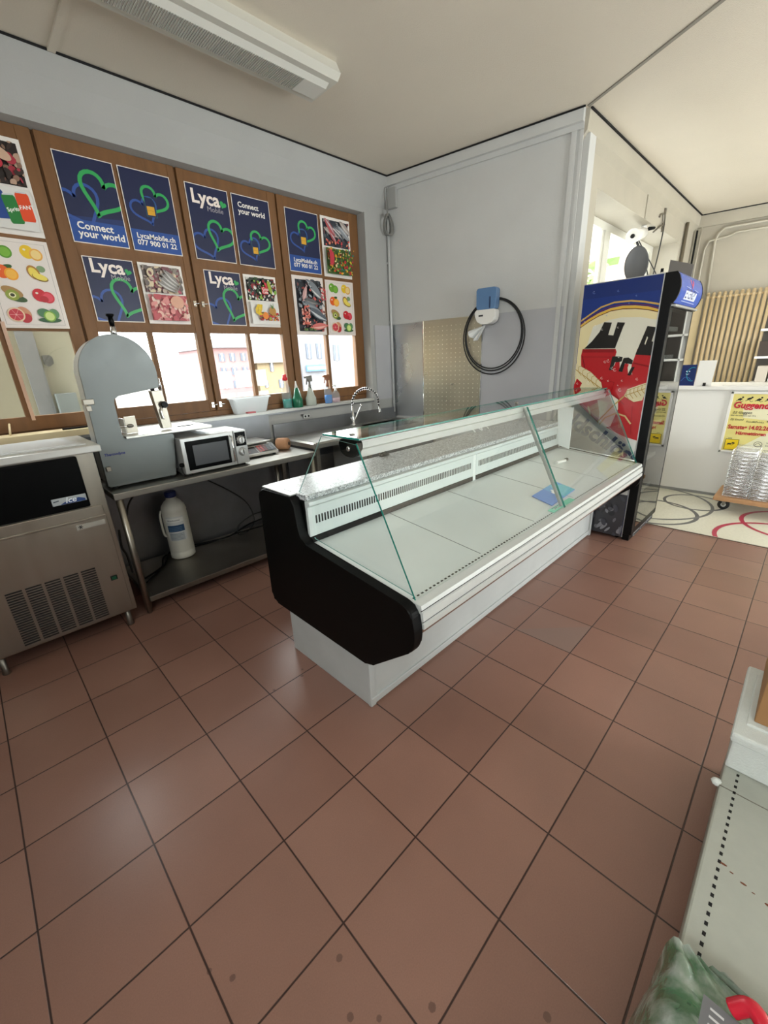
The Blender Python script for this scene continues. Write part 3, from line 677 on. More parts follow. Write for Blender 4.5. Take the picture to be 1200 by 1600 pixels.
poster(-.066, .288, 1.895, 2.413, 'white poster of eight fruits below the soft drink can poster, far left', 'poster', d_fruitgrid, bw=.004)
poster(.447, .789, 2.440, 2.951, LB + 'with Connect your world in its lower band', 'poster', d_connect_low, bw=.005)
poster(.818, 1.166, 2.437, 2.951, LB + 'with phone number, right of the large green heart', 'poster', d_077, bw=.005)
poster(.467, .784, 1.948, 2.362, LB + 'reading Lyca, directly above the bandsaw', 'poster', d_lyca_small, bw=.005)
poster(.816, 1.132, 1.943, 2.362, 'white bordered poster of seafood above raw meat, beside the bandsaw poster', 'poster', d_meat, bw=.004)
poster(1.276, 1.621, 2.434, 2.953, LB + 'reading Lyca, in the top row', 'poster', d_lyca, bw=.005)
poster(1.652, 2.003, 2.432, 2.953, LB + 'with Connect your world printed at its top', 'poster', d_connect_top, bw=.005)
poster(1.312, 1.631, 1.944, 2.362, LB + 'reading Lyca, lower row beside the cola and fruit poster', 'poster', d_lyca_small, bw=.005)
poster(1.660, 1.982, 1.938, 2.362, 'white poster of cola bottles above a heap of bananas and fruit', 'poster', d_cola, bw=.004)
poster(2.163, 2.533, 2.435, 2.948, LB + 'with phone number, beside the fish and vegetable poster', 'poster', d_077, bw=.005)
poster(2.566, 2.935, 2.427, 2.953, 'white bordered poster of fish above mixed vegetables, top right', 'poster', d_fishveg, bw=.004)
poster(2.165, 2.534, 1.877, 2.404, 'tall poster of many grey fish and prawns, second from the window corner', 'poster', d_fish, bw=.004)
poster(2.561, 2.936, 1.875, 2.397, 'pinkish poster of eight fruits at the right end of the window', 'poster', d_fruitgrid, bw=.004, border='#ecd8cf')

# ================================================================== ICE MACHINE
t = thing('ice_machine', 'stainless ice machine with black flip door and Ice badge, at the left edge', 'ice machine', (-.32, 2.5, 0))
IX0, IX1 = -.72, .075
mb = MB(); mb.box(IX0, IX1, 2.225, 2.82, .115, 1.165, M_steel, .004); mb.build('body', M_steel, t)
mb = MB(); mb.box(IX0 - .01, IX1 + .04, 2.20, 2.81, 1.165, 1.205, mat('lid_sheet', '#c9c9c6', .3, .4, noise=.05), .006); mb.build('lid', None, t)
mb = MB(); mb.box(IX0 + .05, -.012, 2.195, 2.226, .862, 1.158, M_blackg, .008)
dr = mb.build('door', None, t)
mb = MB(); mb.box(-.185, .012 - .035, 2.189, 2.196, .905, .945, P('#a7adb2', .3), .003)
f = Flat(mb, lambda u, v, h: (u, 2.189 - h, v), rough=.3)
f.poly([(-.15, .907), (-.03, .907), (-.03, .92), (-.06, .932), (-.13, .918)], '#1d3d78'); f.text('Ice', -.125, .912, .045, '#e6ecf2', .015, shear=.25); f.stroke([(-.178, .928), (-.152, .932)], .006, '#3a424c')
mb.build('badge', None, dr, fix=False)
mb = MB(); mb.box(IX0 + .02, .045, 2.208, 2.226, .79, .855, M_steel, .004); mb.box(IX0 + .02, .045, 2.200, 2.21, .783, .795, M_steel, .003); mb.build('front_rail', M_steel, t)
mb = MB(); mb.box(IX0 + .01, .05, 2.210, 2.226, .13, .782, M_steel, .003); fp = mb.build('front_panel', M_steel, t)
mb = MB()
for c in range(5):
    for r in range(22):
        x = -.505 + c * .087; z = .150 + r * .0155; mb.box(x, x + .073, 2.206, 2.2105, z, z + .007, M_dark)
mb.build('air_grille', M_dark, fp)
mb = MB(); mb.box(-.022, .014, 2.205, 2.2105, .365, .395, M_dark, .002); mb.box(-.016, .008, 2.202, 2.206, .37, .39, P('#0d5a3c', .3)); mb.build('power_switch', None, fp)
mb = MB(); mb.box(-.11, .035, 2.2085, 2.2102, .735, .765, mat('sticker_grey', '#a09c94', .5)); f = Flat(mb, lambda u, v, h: (u, 2.2085 - h, v))
for k in range(3): f.stroke([(-.09 - .012 * cos(k * pi / 3), .75 - .012 * sin(k * pi / 3)), (-.09 + .012 * cos(k * pi / 3), .75 + .012 * sin(k * pi / 3))], .004, '#141414')
mb.build('snowflake_sticker', None, fp, fix=False)
for x in (-.62, .02):
    for y in (2.26, 2.78):
        mb = MB(); mb.lathe([(.018, 0), (.021, .004), (.016, .03), (.016, .12)], (x, y, 0), M_steel_d, 14); mb.build('foot', M_steel_d, t)
# things on and behind it
mb = MB(); mb.box(-.75, .245, 2.90, 3.08, 1.192, 1.235, M_cream, .003); tag(mb.build('wooden_board', M_cream), 'long pale wooden board lying on the sill behind the ice machine', 'board')
mb = MB(); mb.prism([(.06, 2.965), (.12, 2.955), (.30, 2.975), (.30, 2.99), (.12, 2.985), (.06, 2.985)], 'z', 1.235, 1.245, M_black, .001); tag(mb.build('flat_tool', M_black), 'thin dark flat tool lying on the pale wooden board', 'tool')
mb = MB(); mb.tube([(-.18, 3.095, 1.30), (-.20, 2.96, 1.243)], .006, M_cream); mb.xf(Matrix.Translation((-.02, 0, 0))); tag(mb.build('wooden_stick', M_cream), 'thin wooden stick leaning on the window above the wooden board', 'stick')
mb = MB(); mb.prism([(-.6, 2.30), (.06, 2.28), (-.01, 2.76), (-.6, 2.77)], 'z', 1.206, 1.209, mat('thin_sheets', '#d9dadb', .5)); mb.prism([(-.5, 2.34), (.02, 2.32), (-.04, 2.7), (-.5, 2.72)], 'z', 1.209, 1.212, mat('thin_sheets', '#d9dadb', .5))
tag(mb.build('paper_sheets', None), 'loose white sheets lying on top of the ice machine', 'paper')

# ================================================================== WORK TABLE
t = thing('work_table', 'stainless steel work table with lower shelf, under the window', 'table', (.9, 2.63, 0))
mb = MB(); mb.box(.125, 1.672, 2.285, 2.985, .838, .88, M_steel_h, .004); mb.box(.125, 1.672, 2.965, 2.985, .88, .93, M_steel_h, .002); mb.build('tabletop', M_steel_h, t)
mb = MB(); mb.box(.17, 1.64, 2.275, 2.95, .09, .13, M_steel_d, .004); mb.build('shelf', M_steel_d, t)
for x, y in ((.155, 2.31), (.155, 2.93), (1.64, 2.31), (1.64, 2.93)):
    mb = MB(); mb.lathe([(.014, 0), (.017, .006), (.015, .03), (.0215, .032), (.0215, .84)], (x, y, 0), M_steel, 18); mb.build('leg', M_steel, t)
for nm, lab, b in (('splashback', 'steel splashback sheet on the wall behind the work table', (-.2, 1.66, 2.988, 2.999, .1, 1.163)), ):
    mb = MB(); mb.box(*b, M_clad); mb.box(1.05, 1.054, 2.984, 2.989, .93, 1.163, M_steel_d); mb.box(-.2, 3.06, 2.982, 2.99, 1.150, 1.165, M_clad); mb.box(2.02, 2.06, 2.978, 2.999, 1.10, 1.12, M_chrome); 
    tag(mb.build(nm, M_clad), lab, 'splashback')
# socket pair on splashback
mb = MB(); mb.box(2.05, 2.13, 2.974, 2.99, 1.075, 1.115, M_alu, .004); mb.lathe([(.010, 0), (.010, -.004)], (2.07, 2.974, 1.095), M_dark, 12, 'y'); mb.lathe([(.010, 0), (.010, -.004)], (2.11, 2.974, 1.095), M_dark, 12, 'y')
tag(mb.build('wall_socket'), 'small metal socket plate on the splashback below the spray bottles', 'socket')

# ================================================================== SINK UNIT
t = thing('sink_unit', 'stainless steel sink unit in the room corner behind the display counter', 'sink', (2.5, 2.65, 0))
mb = MB(); X0, X1, Y0, Y1 = 1.685, 3.40, 2.31, 2.985
for b in ((X0, 2.70, Y0, Y1), (3.22, X1, Y0, Y1), (2.70, 3.22, Y0, 2.43), (2.70, 3.22, 2.84, Y1)): mb.box(*b, .895, .93, M_steel_h)
mb.prism([(Y0, .93), (Y0 + .012, .945), (Y0 + .02, .93)], 'x', X0, X1, M_steel_h); mb.prism([(X0, .93), (X0 + .012, .945), (X0 + .02, .93)], 'y', Y0, Y1, M_steel_h)
mb.box(X0, X1, 2.965, 2.985, .93, 1.06, M_clad)
mb.build('sink_top', M_steel_h, t)
mb = MB(); mb.box(2.70, 3.22, 2.43, 2.84, .70, .715, M_steel_d); mb.box(2.69, 2.70, 2.42, 2.85, .70, .93, M_steel_d); mb.box(3.22, 3.23, 2.42, 2.85, .70, .93, M_steel_d); mb.box(2.69, 3.23, 2.42, 2.43, .70, .93, M_steel_d); mb.box(2.69, 3.23, 2.84, 2.85, .70, .93, M_steel_d); mb.build('basin', M_steel_d, t)
for x, y in ((1.72, 2.34), (2.35, 2.34), (3.36, 2.34), (1.72, 2.94), (3.33, 2.94)):
    mb = MB(); mb.box(x - .02, x + .02, y - .02, y + .02, 0, .895, M_steel, .002); mb.build('leg', M_steel, t)
mb = MB(); mb.box(1.76, 2.33, 2.9, 2.92, .12, .89, M_clad); mb.build('rear_panel', M_clad, t)
mb = MB(); mb.box(2.37, 3.34, 2.325, 2.345, .12, .89, M_clad, .002); pn = mb.build('front_panel', M_clad, t)
mb = MB(); mb.tube(bez([(2.44, 2.322, .80), (2.44, 2.29, .79), (2.44, 2.285, .70), (2.44, 2.29, .61), (2.44, 2.322, .60)], 6), .008, M_chrome); mb.build('handle', M_chrome, pn)
# faucet
t = thing('spring_faucet', 'chrome spring-neck kitchen faucet at the sink below the window corner', 'faucet', (2.645, 2.90, .93))
mb = MB(); mb.lathe([(.028, .93), (.028, .945), (.018, .955), (.015, .99), (.013, 1.15)], (2.645, 2.90, 0), M_chrome, 18); mb.tube([(2.645, 2.90, .96), (2.60, 2.875, 1.0), (2.575, 2.86, 1.03)], [.010, .007, .006], M_chrome); mb.build('body', M_chrome, t)
neck = [(2.645 + .2 - .2 * cos(a), 2.90, 1.15 + .165 * sin(a)) for a in [pi * i / 20 for i in range(21)]] + [(3.05, 2.90, 1.12), (3.055, 2.90, 1.09)]
mb = MB(); mb.tube(neck, .008, M_rubber); nk = mb.build('hose', M_rubber, t)
mb = MB(); N_ = 30; L_ = [0]
for a, b in zip(neck, neck[1:]): L_.append(L_[-1] + (Vector(b) - Vector(a)).length)
hel = []
tot = L_[-1]; turns = 20
for i in range(turns * 10):
    s_ = tot * i / (turns * 10); k = max(j for j in range(len(L_) - 1) if L_[j] <= s_); a, b = Vector(neck[k]), Vector(neck[k + 1]); p = a.lerp(b, (s_ - L_[k]) / (L_[k + 1] - L_[k])); d = (b - a).normalized(); n1 = Vector((0, 1, 0)); n2_ = d.cross(n1)
    th_ = 2 * pi * i / 10; hel.append(p + .0135 * (n1 * cos(th_) + n2_ * sin(th_)))
mb.tube(hel, .0042, M_chrome, 6); mb.build('spring', M_chrome, t)
mb = MB(); mb.lathe([(.012, 1.095), (.014, 1.07), (.022, 1.045), (.024, 1.03), (.018, 1.03)], (3.055, 2.90, 0), M_chrome, 16); mb.build('spray_head', M_chrome, t)
mb = MB(); mb.tube([(2.66, 2.9, .985), (2.70, 2.895, 1.04), (2.76, 2.89, 1.13)], [.009, .008, .007], M_chrome); mb.lathe([(.011, 1.125), (.013, 1.14), (.008, 1.155)], (2.765, 2.89, 0), M_chrome, 12); mb.build('lever', M_chrome, t)

# ================================================================== BANDSAW
t = thing('bandsaw', 'grey aluminium butcher bandsaw with rounded wheel cover on the work table', 'bandsaw', (.37, 2.6, .88))
out = []
cx, cz, R_ = .363, 1.582, .212
for i in range(29):
    a = radians(-14 + i * (194 + 6) / 28); out.append((cx + R_ * cos(a), cz + R_ * 1.09 * sin(a)))
out = [(.572, 1.488)] + out + [(.148, 1.40), (.140, 1.10), (.136, .905), (.150, .893), (.560, .893), (.600, 1.165), (.592, 1.185), (.300, 1.185), (.283, 1.205), (.285, 1.415), (.293, 1.44), (.320, 1.457)]
mb = MB(); mb.prism(out, 'y', 2.425, 2.452, M_sawalu, .004); cov = mb.build('cover', M_sawalu, t)
mb = MB(); f = Flat(mb, lambda u, v, h: (u, 2.425 - h, v)); f.text('Thermodyne', .160, 1.096, .0225, '#1a226a', .05, shear=.15); mb.build('nameplate', None, cov, fix=False)
for b_ in ((.128, .185, 2.418, 2.47, 1.415, 1.448), (.134, .162, 2.412, 2.43, 1.378, 1.41), (.150, .178, 2.412, 2.428, 1.0, 1.03)): mb = MB(); mb.box(*b_, M_steel, .003); mb.build('latch', M_steel, cov)
inn = [(cx + (x - cx) * .965, cz + (z - cz) * .975) for x, z in out]
mb = MB(); mb.prism(inn, 'y', 2.454, 2.63, mat('cast_body', '#c9cac8', .4, .4), .003); mb.build('frame', None, t)
for x, y in ((.18, 2.45), (.54, 2.45), (.18, 2.8), (.54, 2.8)):
    mb = MB(); mb.lathe([(.018, .88), (.018, .895)], (x, y, 0), M_rubber, 12); mb.build('foot', M_rubber, t)
mb = MB(); mb.box(.165, .575, 2.63, 2.84, .896, 1.16, M_sawalu, .005); mb.box(.575, .60, 2.46, 2.60, .93, 1.13, mat('motor_grey', '#4b4d4e', .5), .004); mb.build('base_housing', M_sawalu, t)
mb = MB(); mb.box(.300, .865, 2.40, 2.86, 1.188, 1.204, M_steel_h, .002); mb.box(.68, .79, 2.55, 2.57, 1.204, 1.208, M_dark); mb.build('saw_table', M_steel_h, t)
mb = MB(); mb.prism([(.528, 1.468), (.600, 1.468), (.612, 1.215), (.552, 1.215)], 'y', 2.47, 2.53, M_steel, .003); g_ = mb.build('blade_guard', M_steel, t)
mb = MB(); mb.lathe([(.006, 2.47), (.006, 2.452), (.021, 2.45), (.023, 2.44), (.019, 2.432)], (.586, 0, 1.375), M_blackg, 18, 'y'); mb.tube(bez([(.575, 2.462, 1.36), (.560, 2.455, 1.33), (.565, 2.455, 1.28)], 6), .006, M_chrome); mb.build('guard_knob', M_blackg, g_)
mb = MB(); mb.tube([(.618, 2.54, 1.22), (.618, 2.54, 1.50)], .004, M_chrome); mb.build('blade', M_chrome, t)
mb = MB(); mb.tube([(.583, 2.46, 1.545), (.585, 2.46, 1.47)], [.009, .012], M_chrome); mb.lathe([(.006, 0), (.012, .006), (.006, .014)], (.571, 2.44, 1.556), M_dark, 12); mb.box(.52, .54, 2.43, 2.45, 1.468, 1.485, M_dark); mb.build('guide_post', M_chrome, t)
mb = MB(); mb.tube([(.400, 2.50, 1.80), (.402, 2.50, 1.862)], [.020, .016], M_chrome); mb.lathe([(.013, 1.86), (.016, 1.89), (.014, 1.915), (.022, 1.92), (.022, 1.932)], (.402, 2.50, 0), M_blackg, 18); mb.build('tension_knob', None, t)
mb = MB(); mb.box(.345, .352, 2.56, 2.67, 1.206, 1.30, M_alu, .001); mb.tube([(.30, 2.52, 1.255), (.37, 2.52, 1.255)], .004, M_chrome); mb.lathe([(.006, .0), (.012, .006), (.012, .026), (.006, .036)], (.352, 2.52, 1.255), M_steel_d, 14, 'x'); mb.box(.345, .412, 2.53, 2.537, 1.206, 1.315, mat('guide_plate', '#c9c2b4', .35, .4), .001); mb.build('thickness_guide', M_alu, t)

# ================================================================== MICROWAVE
t = thing('microwave_oven', 'silver microwave oven with black glass door beside the bandsaw', 'microwave', (.84, 2.52, .88))
MX0, MX1, MY = .600, 1.088, 2.345
mb = MB(); mb.box(MX0, MX1, MY + .018, 2.68, .892, 1.148, mat('microwave_shell', '#b4b4b2', .4, .5), .006); mb.build('cabinet', None, t)
mb = MB(); mb.box(MX0, .985, MY, MY + .018, .895, 1.146, M_alu, .004); mb.box(MX0 + .028, .945, MY - .004, MY + .002, .918, 1.122, M_blackg, .003); dr = mb.build('door', None, t)
mb = MB(); mb.box(MX0 + .075, .925, MY - .0055, MY - .003, .945, 1.09, mat('door_mesh', '#54575c', .25), .001); mb.build('window', None, dr)
mb = MB(); mb.tube([(.958, MY - .003, 1.118), (.958, MY - .028, 1.108), (.958, MY - .028, .932), (.958, MY - .003, .922)], .007, M_chrome); mb.build('handle', M_chrome, dr)
mb = MB(); mb.box(.988, MX1, MY, MY + .018, .895, 1.146, M_alu, .004); mb.box(.996, 1.08, MY - .003, MY + .001, 1.03, 1.135, M_blackg, .001); cp = mb.build('control_panel', None, t)
for z in (1.075, .985):
    mb = MB(); mb.lathe([(.032, 0), (.032, -.003), (.026, -.005), (.024, -.018), (.021, -.021)], (1.038, MY - .002, z), M_alu, 26, 'y'); mb.box(1.034, 1.042, MY - .027, MY - .018, z - .02, z + .02, M_chrome, .002); kb = mb.build('dial_knob', M_alu, cp)
mb = MB(); f = Flat(mb, lambda u, v, h: (u, MY - .003 - h, v))
for k in range(9):
    a = radians(-30 + k * 30); f.stroke([(1.038 + .035 * cos(a), 1.075 + .035 * sin(a)), (1.038 + .039 * cos(a), 1.075 + .039 * sin(a))], .002, '#d9d9d9')
mb.build('dial_marks', None, cp, fix=False)
for x in (.64, 1.05):
    for y in (2.38, 2.64):
        mb = MB(); mb.lathe([(.014, .88), (.014, .893)], (x, y, 0), M_rubber, 12); mb.build('foot', M_rubber, t)
mb = MB(); mb.lathe([(.014, 0), (.016, -.01), (.016, -.02), (.010, -.028)], (.598, 2.335 + .02, .965), M_black, 14, 'x'); mb.tube(bez([(.59, 2.40, .935), (.583, 2.38, .91), (.59, 2.36, .89)], 6), .008, M_rubber)
tag(mb.build('power_plug', M_black), 'black plug and cord squeezed between bandsaw and microwave', 'plug')
mb = MB(); mb.box(.78, 1.0, 2.42, 2.62, 1.1482, 1.1495, P('#d6dde4', .5)); tag(mb.build('paper_note'), 'pale blue sheet of paper on top of the microwave', 'paper')

# ================================================================== SCALE
t = thing('price_scale', 'price computing scale with red and grey keypad right of the microwave', 'scale', (1.28, 2.65, .88))
bm_ = mat('scale_body', '#c9c8c3', .4)
mb = MB(); mb.prism([(2.50, .895), (2.50, .912), (2.60, .962), (2.84, .962), (2.84, .895)], 'x', 1.125, 1.44, bm_, .004); mb.build('housing', bm_, t)
mb = MB(); mb.box(1.13, 1.43, 2.60, 2.86, .975, .99, M_steel_h, .003); mb.box(1.24, 1.32, 2.68, 2.76, .96, .976, M_dark); mb.build('weighing_plate', M_steel_h, t)
sl = Vector((0, .1, .05)).normalized(); nn = Vector((0, -sl.z, sl.y))
mb = MB(); f = Flat(mb, lambda u, v, h: tuple(Vector((u, 2.50, .912)) + sl * v + nn * h), step=.0006)
f.rect(1.14, 1.26, .012, .10, '#1a1416'); f.text('88.88', 1.15, .07, .022, '#6a1c1c', .0); f.text('88.88', 1.15, .03, .022, '#6a1c1c', .0); f.rect(1.268, 1.43, .010, .102, '#4a5054')
for i in range(6):
    for j in range(4): f.rect(1.275 + i * .026, 1.275 + i * .026 + .020, .016 + j * .022, .016 + j * .022 + .016, ['#b83a34', '#b83a34', '#7c4744', '#686e72', '#7d8488', '#686e72'][i])
mb.build('keypad', None, t, fix=False)
for x in (1.15, 1.41):
    for y in (2.53, 2.81): mb = MB(); mb.lathe([(.014, .88), (.014, .896)], (x, y, 0), M_rubber, 12); mb.build('foot', M_rubber, t)
# twine roll
mb = MB(); tw = mat('twine', '#b98a66', .8, noise=.25, nscale=60, stretch=(6, 1, 1), bump=.3, bscale=80)
mb.lathe([(.018, -.055), (.046, -.055), (.052, -.04), (.052, .04), (.046, .055), (.018, .055)], (0, 0, 0), tw, 24, 'x'); mb.lathe([(.017, -.058), (.017, .058)], (0, 0, 0), M_dark, 12, 'x')
mb.xf(Matrix.Translation((1.56, 2.62, .932)) @ Matrix.Rotation(radians(-50), 4, 'Z')); tag(mb.build('twine_roll', tw), 'brown roll of twine lying beside the price scale', 'twine')

# ================================================================== JUG AND CABLES UNDER THE TABLE
t = thing('plastic_canister', 'tall round white plastic canister with blue cap on the lower shelf', 'canister', (.595, 2.80, .13))
cm = mat('canister_plastic', '#d3d2c8', .45, noise=.06, nscale=8)
mb = MB(); mb.lathe([(.084, .132), (.094, .140), (.094, .185), (.091, .19), (.094, .195), (.093, .50), (.090, .53), (.094, .535), (.086, .575), (.060, .61), (.040, .625), (.036, .65)], (.595, 2.80, 0), cm, 36); bd = mb.build('body', cm, t)
mb = MB()
def cyl(u, v, h): a = -radians(118) + u / .094; return (.595 + (.0945 + h) * cos(a), 2.80 + (.0945 + h) * sin(a), v)
f = Flat(mb, cyl)
def crect(u0, u1, v0, v1, c):
    f.h += f.step
    for i in range(8): a = u0 + (u1 - u0) * i / 8; b = u0 + (u1 - u0) * (i + 1) / 8; f.poly([(a, v0), (b, v0), (b, v1), (a, v1)], c, True)
crect(-.06, .075, .30, .50, '#c9cccb'); crect(-.06, .075, .455, .49, '#dfe0dc'); crect(-.055, .07, .375, .43, '#1f4468'); crect(-.05, .06, .30, .365, '#a9b0b4')
f.text('Waschmittel', -.048, .465, .018, '#3a4450', .01)
for k in range(5): crect(-.045, .05 - .01 * (k % 3), .309 + .011 * k, .312 + .011 * k, '#7a838a')
for k in range(3): crect(-.045, .05, .385 + .013 * k, .388 + .013 * k, '#6d8aa5')
mb.build('label_band', None, bd, fix=False)
mb = MB(); mb.lathe([(.040, .645), (.044, .65), (.044, .682), (.040, .69)], (.595, 2.80, 0), P('#1b2a63', .35), 26); mb.build('cap', None, t)
mb = MB(); mb.tube(bez([(.50, 2.80, .55), (.485, 2.80, .50), (.485, 2.80, .36), (.505, 2.80, .33)], 6), .009, cm); mb.build('handle', cm, t)
mb = MB(); mb.tube(bez([(.70, 2.96, .83), (.98, 2.94, .66), (1.25, 2.92, .42), (1.30, 2.88, .22), (1.20, 2.84, .14), (1.10, 2.82, .145), (1.14, 2.86, .22), (1.3, 2.88, .27), (1.5, 2.9, .26)], 12), .006, M_rubber)
tag(mb.build('power_cable', M_rubber), 'grey power cable hanging and looping down behind the lower shelf', 'cable')
mb = MB(); mb.tube(bez([(.20, 2.55, .145), (.40, 2.70, .14), (.55, 2.94, .145), (.80, 2.90, .14), (1.02, 2.84, .15), (1.25, 2.86, .2), (1.62, 2.86, .22)], 12), .007, M_black); mb.tube(bez([(.22, 2.50, .14), (.38, 2.68, .14), (.50, 2.90, .14), (.86, 2.86, .14), (1.08, 2.80, .17), (1.4, 2.80, .16), (1.62, 2.80, .18)], 12), .005, M_black)
tag(mb.build('black_cable', M_black), 'pair of black cables lying along the back of the lower shelf', 'cable')
mb = MB(); mb.tube(bez([(.17, 2.36, .66), (.22, 2.42, .76), (.32, 2.5, .82), (.50, 2.6, .832)], 10), .006, M_rubber); mb.tube(bez([(.12, 2.38, .62), (.11, 2.38, .5), (.13, 2.4, .42), (.13, 2.38, .3)], 8), .007, M_rubber)
tag(mb.build('short_cable', M_rubber), 'black cable between ice machine and table leg, curving under the tabletop', 'cable')

# ================================================================== ON THE SILL
t = thing('plastic_tub', 'translucent white plastic tub standing on the window sill', 'tub', (1.52, 3.05, 1.19))
cp_ = clearplastic('milky_plastic', '#eceff0', .5)
def rrect(x0, x1, y0, y1, z, r=.02): return [(p[0], p[1], z) for p in rounded([(x0, y0), (x1, y0), (x1, y1), (x0, y1)], r)]
mb = MB()
lv = [rrect(1.36, 1.66, 2.995, 3.085, 1.192), rrect(1.335, 1.70, 2.985, 3.095, 1.32), rrect(1.325, 1.715, 2.98, 3.10, 1.322), rrect(1.325, 1.715, 2.98, 3.10, 1.332), rrect(1.338, 1.70, 2.988, 3.092, 1.332), rrect(1.365, 1.655, 3.0, 3.08, 1.198)]
vv = [[mb.bm.verts.new(p) for p in l] for l in lv]
for A, B in zip(vv, vv[1:]):
    for j in range(len(A)): mb.bm.faces.new((A[j], A[(j + 1) % len(A)], B[(j + 1) % len(A)], B[j]))
mb.bm.faces.new(vv[0]); mb.bm.faces.new(vv[-1][::-1]); mb.build('tub', cp_, t)
mb = MB(); mb.box(1.44, 1.52, 2.983, 3.03, 1.1925, 1.205, P('#c04a52')); mb.xf(Matrix.Translation((0, -.03, .0))); tag(mb.build('red_cloth'), 'small red cloth on the sill in front of the plastic tub', 'cloth')
def bottle(name, x, y, prof, m, label, liquid=None, extra=None, sx=1, sy=1, group=None):
    t = thing(name, label, 'bottle', (x, y, 1.19), group)
    mb = MB(); mb.lathe([(r, 1.191 + h) for r, h in prof], (x, y, 0), m, 24, sx=sx, sy=sy); mb.build('bottle_body', m, t)
    if liquid: mb = MB(); mb.lathe([(r, 1.193 + h) for r, h in liquid[0]], (x, y, 0), liquid[1], 24, sx=sx, sy=sy); mb.build('liquid', None, t)
    if extra: extra(t, x, y)
clr = clearplastic('clear_bottle', '#e9eef0', .14)
teal = clearplastic('teal_liquid', '#1fa596', .8); blue = clearplastic('blue_liquid', '#0c86d8', .85); grn = mat('green_bottle', '#176a4c', .3); pink = clearplastic('pink_liquid', '#e9c7cc', .6); milk = clearplastic('milky_bottle', '#c9cfc6', .7)
def cap_red(t, x, y): mb = MB(); mb.lathe([(.012, 1.452), (.026, 1.456), (.028, 1.475), (.018, 1.49), (.022, 1.50), (.016, 1.51)], (x, y, 0), P('#d81f2e'), 18); mb.build('cap', None, t)
def trigger(col, col2=None):
    def g(t, x, y, z=1.38):
        m = P(col); mb = MB(); mb.lathe([(.016, z - .02), (.016, z + .01), (.011, z + .02), (.011, z + .05)], (x, y, 0), m, 14)
        mb.prism(rounded([(x - .055, z + .082), (x - .05, z + .102), (x + .025, z + .108), (x + .032, z + .05), (x - .012, z + .045), (x - .02, z + .075)], .008), 'y', y - .013, y + .013, m, .002)
        mb.prism([(x - .03, z + .075), (x - .022, z + .075), (x - .034, z + .02), (x - .042, z + .02)], 'y', y - .006, y + .006, m); mb.build('spray_trigger', m, t)
    return g
bottle('detergent_bottle', 1.928, 3.052, [(.040, 0), (.046, .006), (.046, .14), (.040, .19), (.020, .24), (.016, .262)], clr, 'clear detergent bottle with red cap on the window sill', ([(.040, 0), (.044, .004), (.044, .085)], teal), cap_red)
def cap_wh(t, x, y): mb = MB(); mb.lathe([(.014, 1.375), (.016, 1.38), (.006, 1.43), (.005, 1.445)], (x, y, 0), M_whitep, 14); mb.build('nozzle_cap', None, t)
bottle('squeeze_bottle', 2.015, 3.0, [(.046, 0), (.050, .004), (.050, .088), (.040, .10), (.030, .13), (.018, .19)], grn, 'dark green squeeze bottle with white nozzle on the sill', None, cap_wh)
bottle('glass_cleaner_bottle', 2.075, 3.07, [(.030, 0), (.032, .006), (.032, .12), (.014, .16), (.014, .175)], clearplastic('pale_green_bottle', '#9fc7b8', .5), 'small pale green bottle behind the dark green squeeze bottle')
bottle('spray_bottle', 2.20, 3.03, [(.056, 0), (.060, .006), (.060, .075), (.045, .10), (.022, .17), (.016, .19)], milk, 'milky white spray bottle with grey trigger, in the middle of the bottle row', ([(.050, 0), (.056, .004), (.054, .04)], milk), trigger('#7c7b76'), sy=.7)
bottle('blue_spray_bottle', 2.42, 3.02, [(.042, 0), (.044, .006), (.044, .12), (.034, .15), (.016, .18), (.016, .19)], clr, 'spray bottle half full of bright blue cleaner with brown trigger', ([(.038, 0), (.042, .004), (.042, .085)], blue), trigger('#8d5a3e'), sy=.8)
def pump(t, x, y): mb = MB(); mb.lathe([(.014, 1.31), (.014, 1.33), (.004, 1.332), (.004, 1.365)], (x, y, 0), M_whitep, 12); mb.box(x - .035, x + .008, y - .006, y + .006, 1.362, 1.374, M_whitep, .002); mb.build('pump', None, t)
bottle('soap_dispenser', 2.54, 3.04, [(.046, 0), (.050, .006), (.050, .07), (.040, .10), (.016, .125)], clr, 'clear pump soap bottle with pink soap, nearest the window corner', ([(.042, 0), (.047, .004), (.047, .045)], pink), pump, sy=.7)

# ================================================================== DISPLAY COUNTER
t = thing('display_counter', 'long refrigerated glass display counter with black end panels and white plinth', 'display counter', (2.0, .75, 0))
EP = [(1.262, .965), (1.232, 1.002), (.972, 1.008), (.942, .985), (.922, .835), (.893, .792), (.262, .724), (.216, .702), (.200, .61), (.210, .535), (.47, .320), (1.245, .330), (1.279, .36)]
ep = rounded(EP, .03, 4)
CX0, CX1 = .620, 3.385
for a, b, nm in ((.572, CX0, 'left'), (CX1, 3.435, 'right')):
    mb = MB(); mb.prism(ep, 'x', a, b, M_black, .009); e_ = mb.build('end_panel', M_black, t)
    if nm == 'left':
        mb = MB(); mb.box(.580, .622, .975, 1.232, 1.006, 1.014, M_alu, .003); mb.build('cap_strip', M_alu, e_)
    else:
        mb = MB(); mb.prism([(.24, .68), (.25, .715), (.89, .785), (.93, .98), (1.2, .98), (1.2, .68)], 'x', CX1 - .008, CX1 - .001, M_alu); mb.build('inner_lining', M_alu, e_)
# plinth
mb = MB(); mb.box(.628, 3.40, .545, 1.212, .0, .335, M_whitew, .004); mb.box(.63, 3.40, .535, .547, .012, .05, M_whitew, .004); mb.box(.625, .66, .538, .56, .0, .33, M_whitew, .003); mb.box(3.37, 3.405, .53, .56, .0, .33, M_whitew, .003); mb.build('plinth', M_whitew, t)
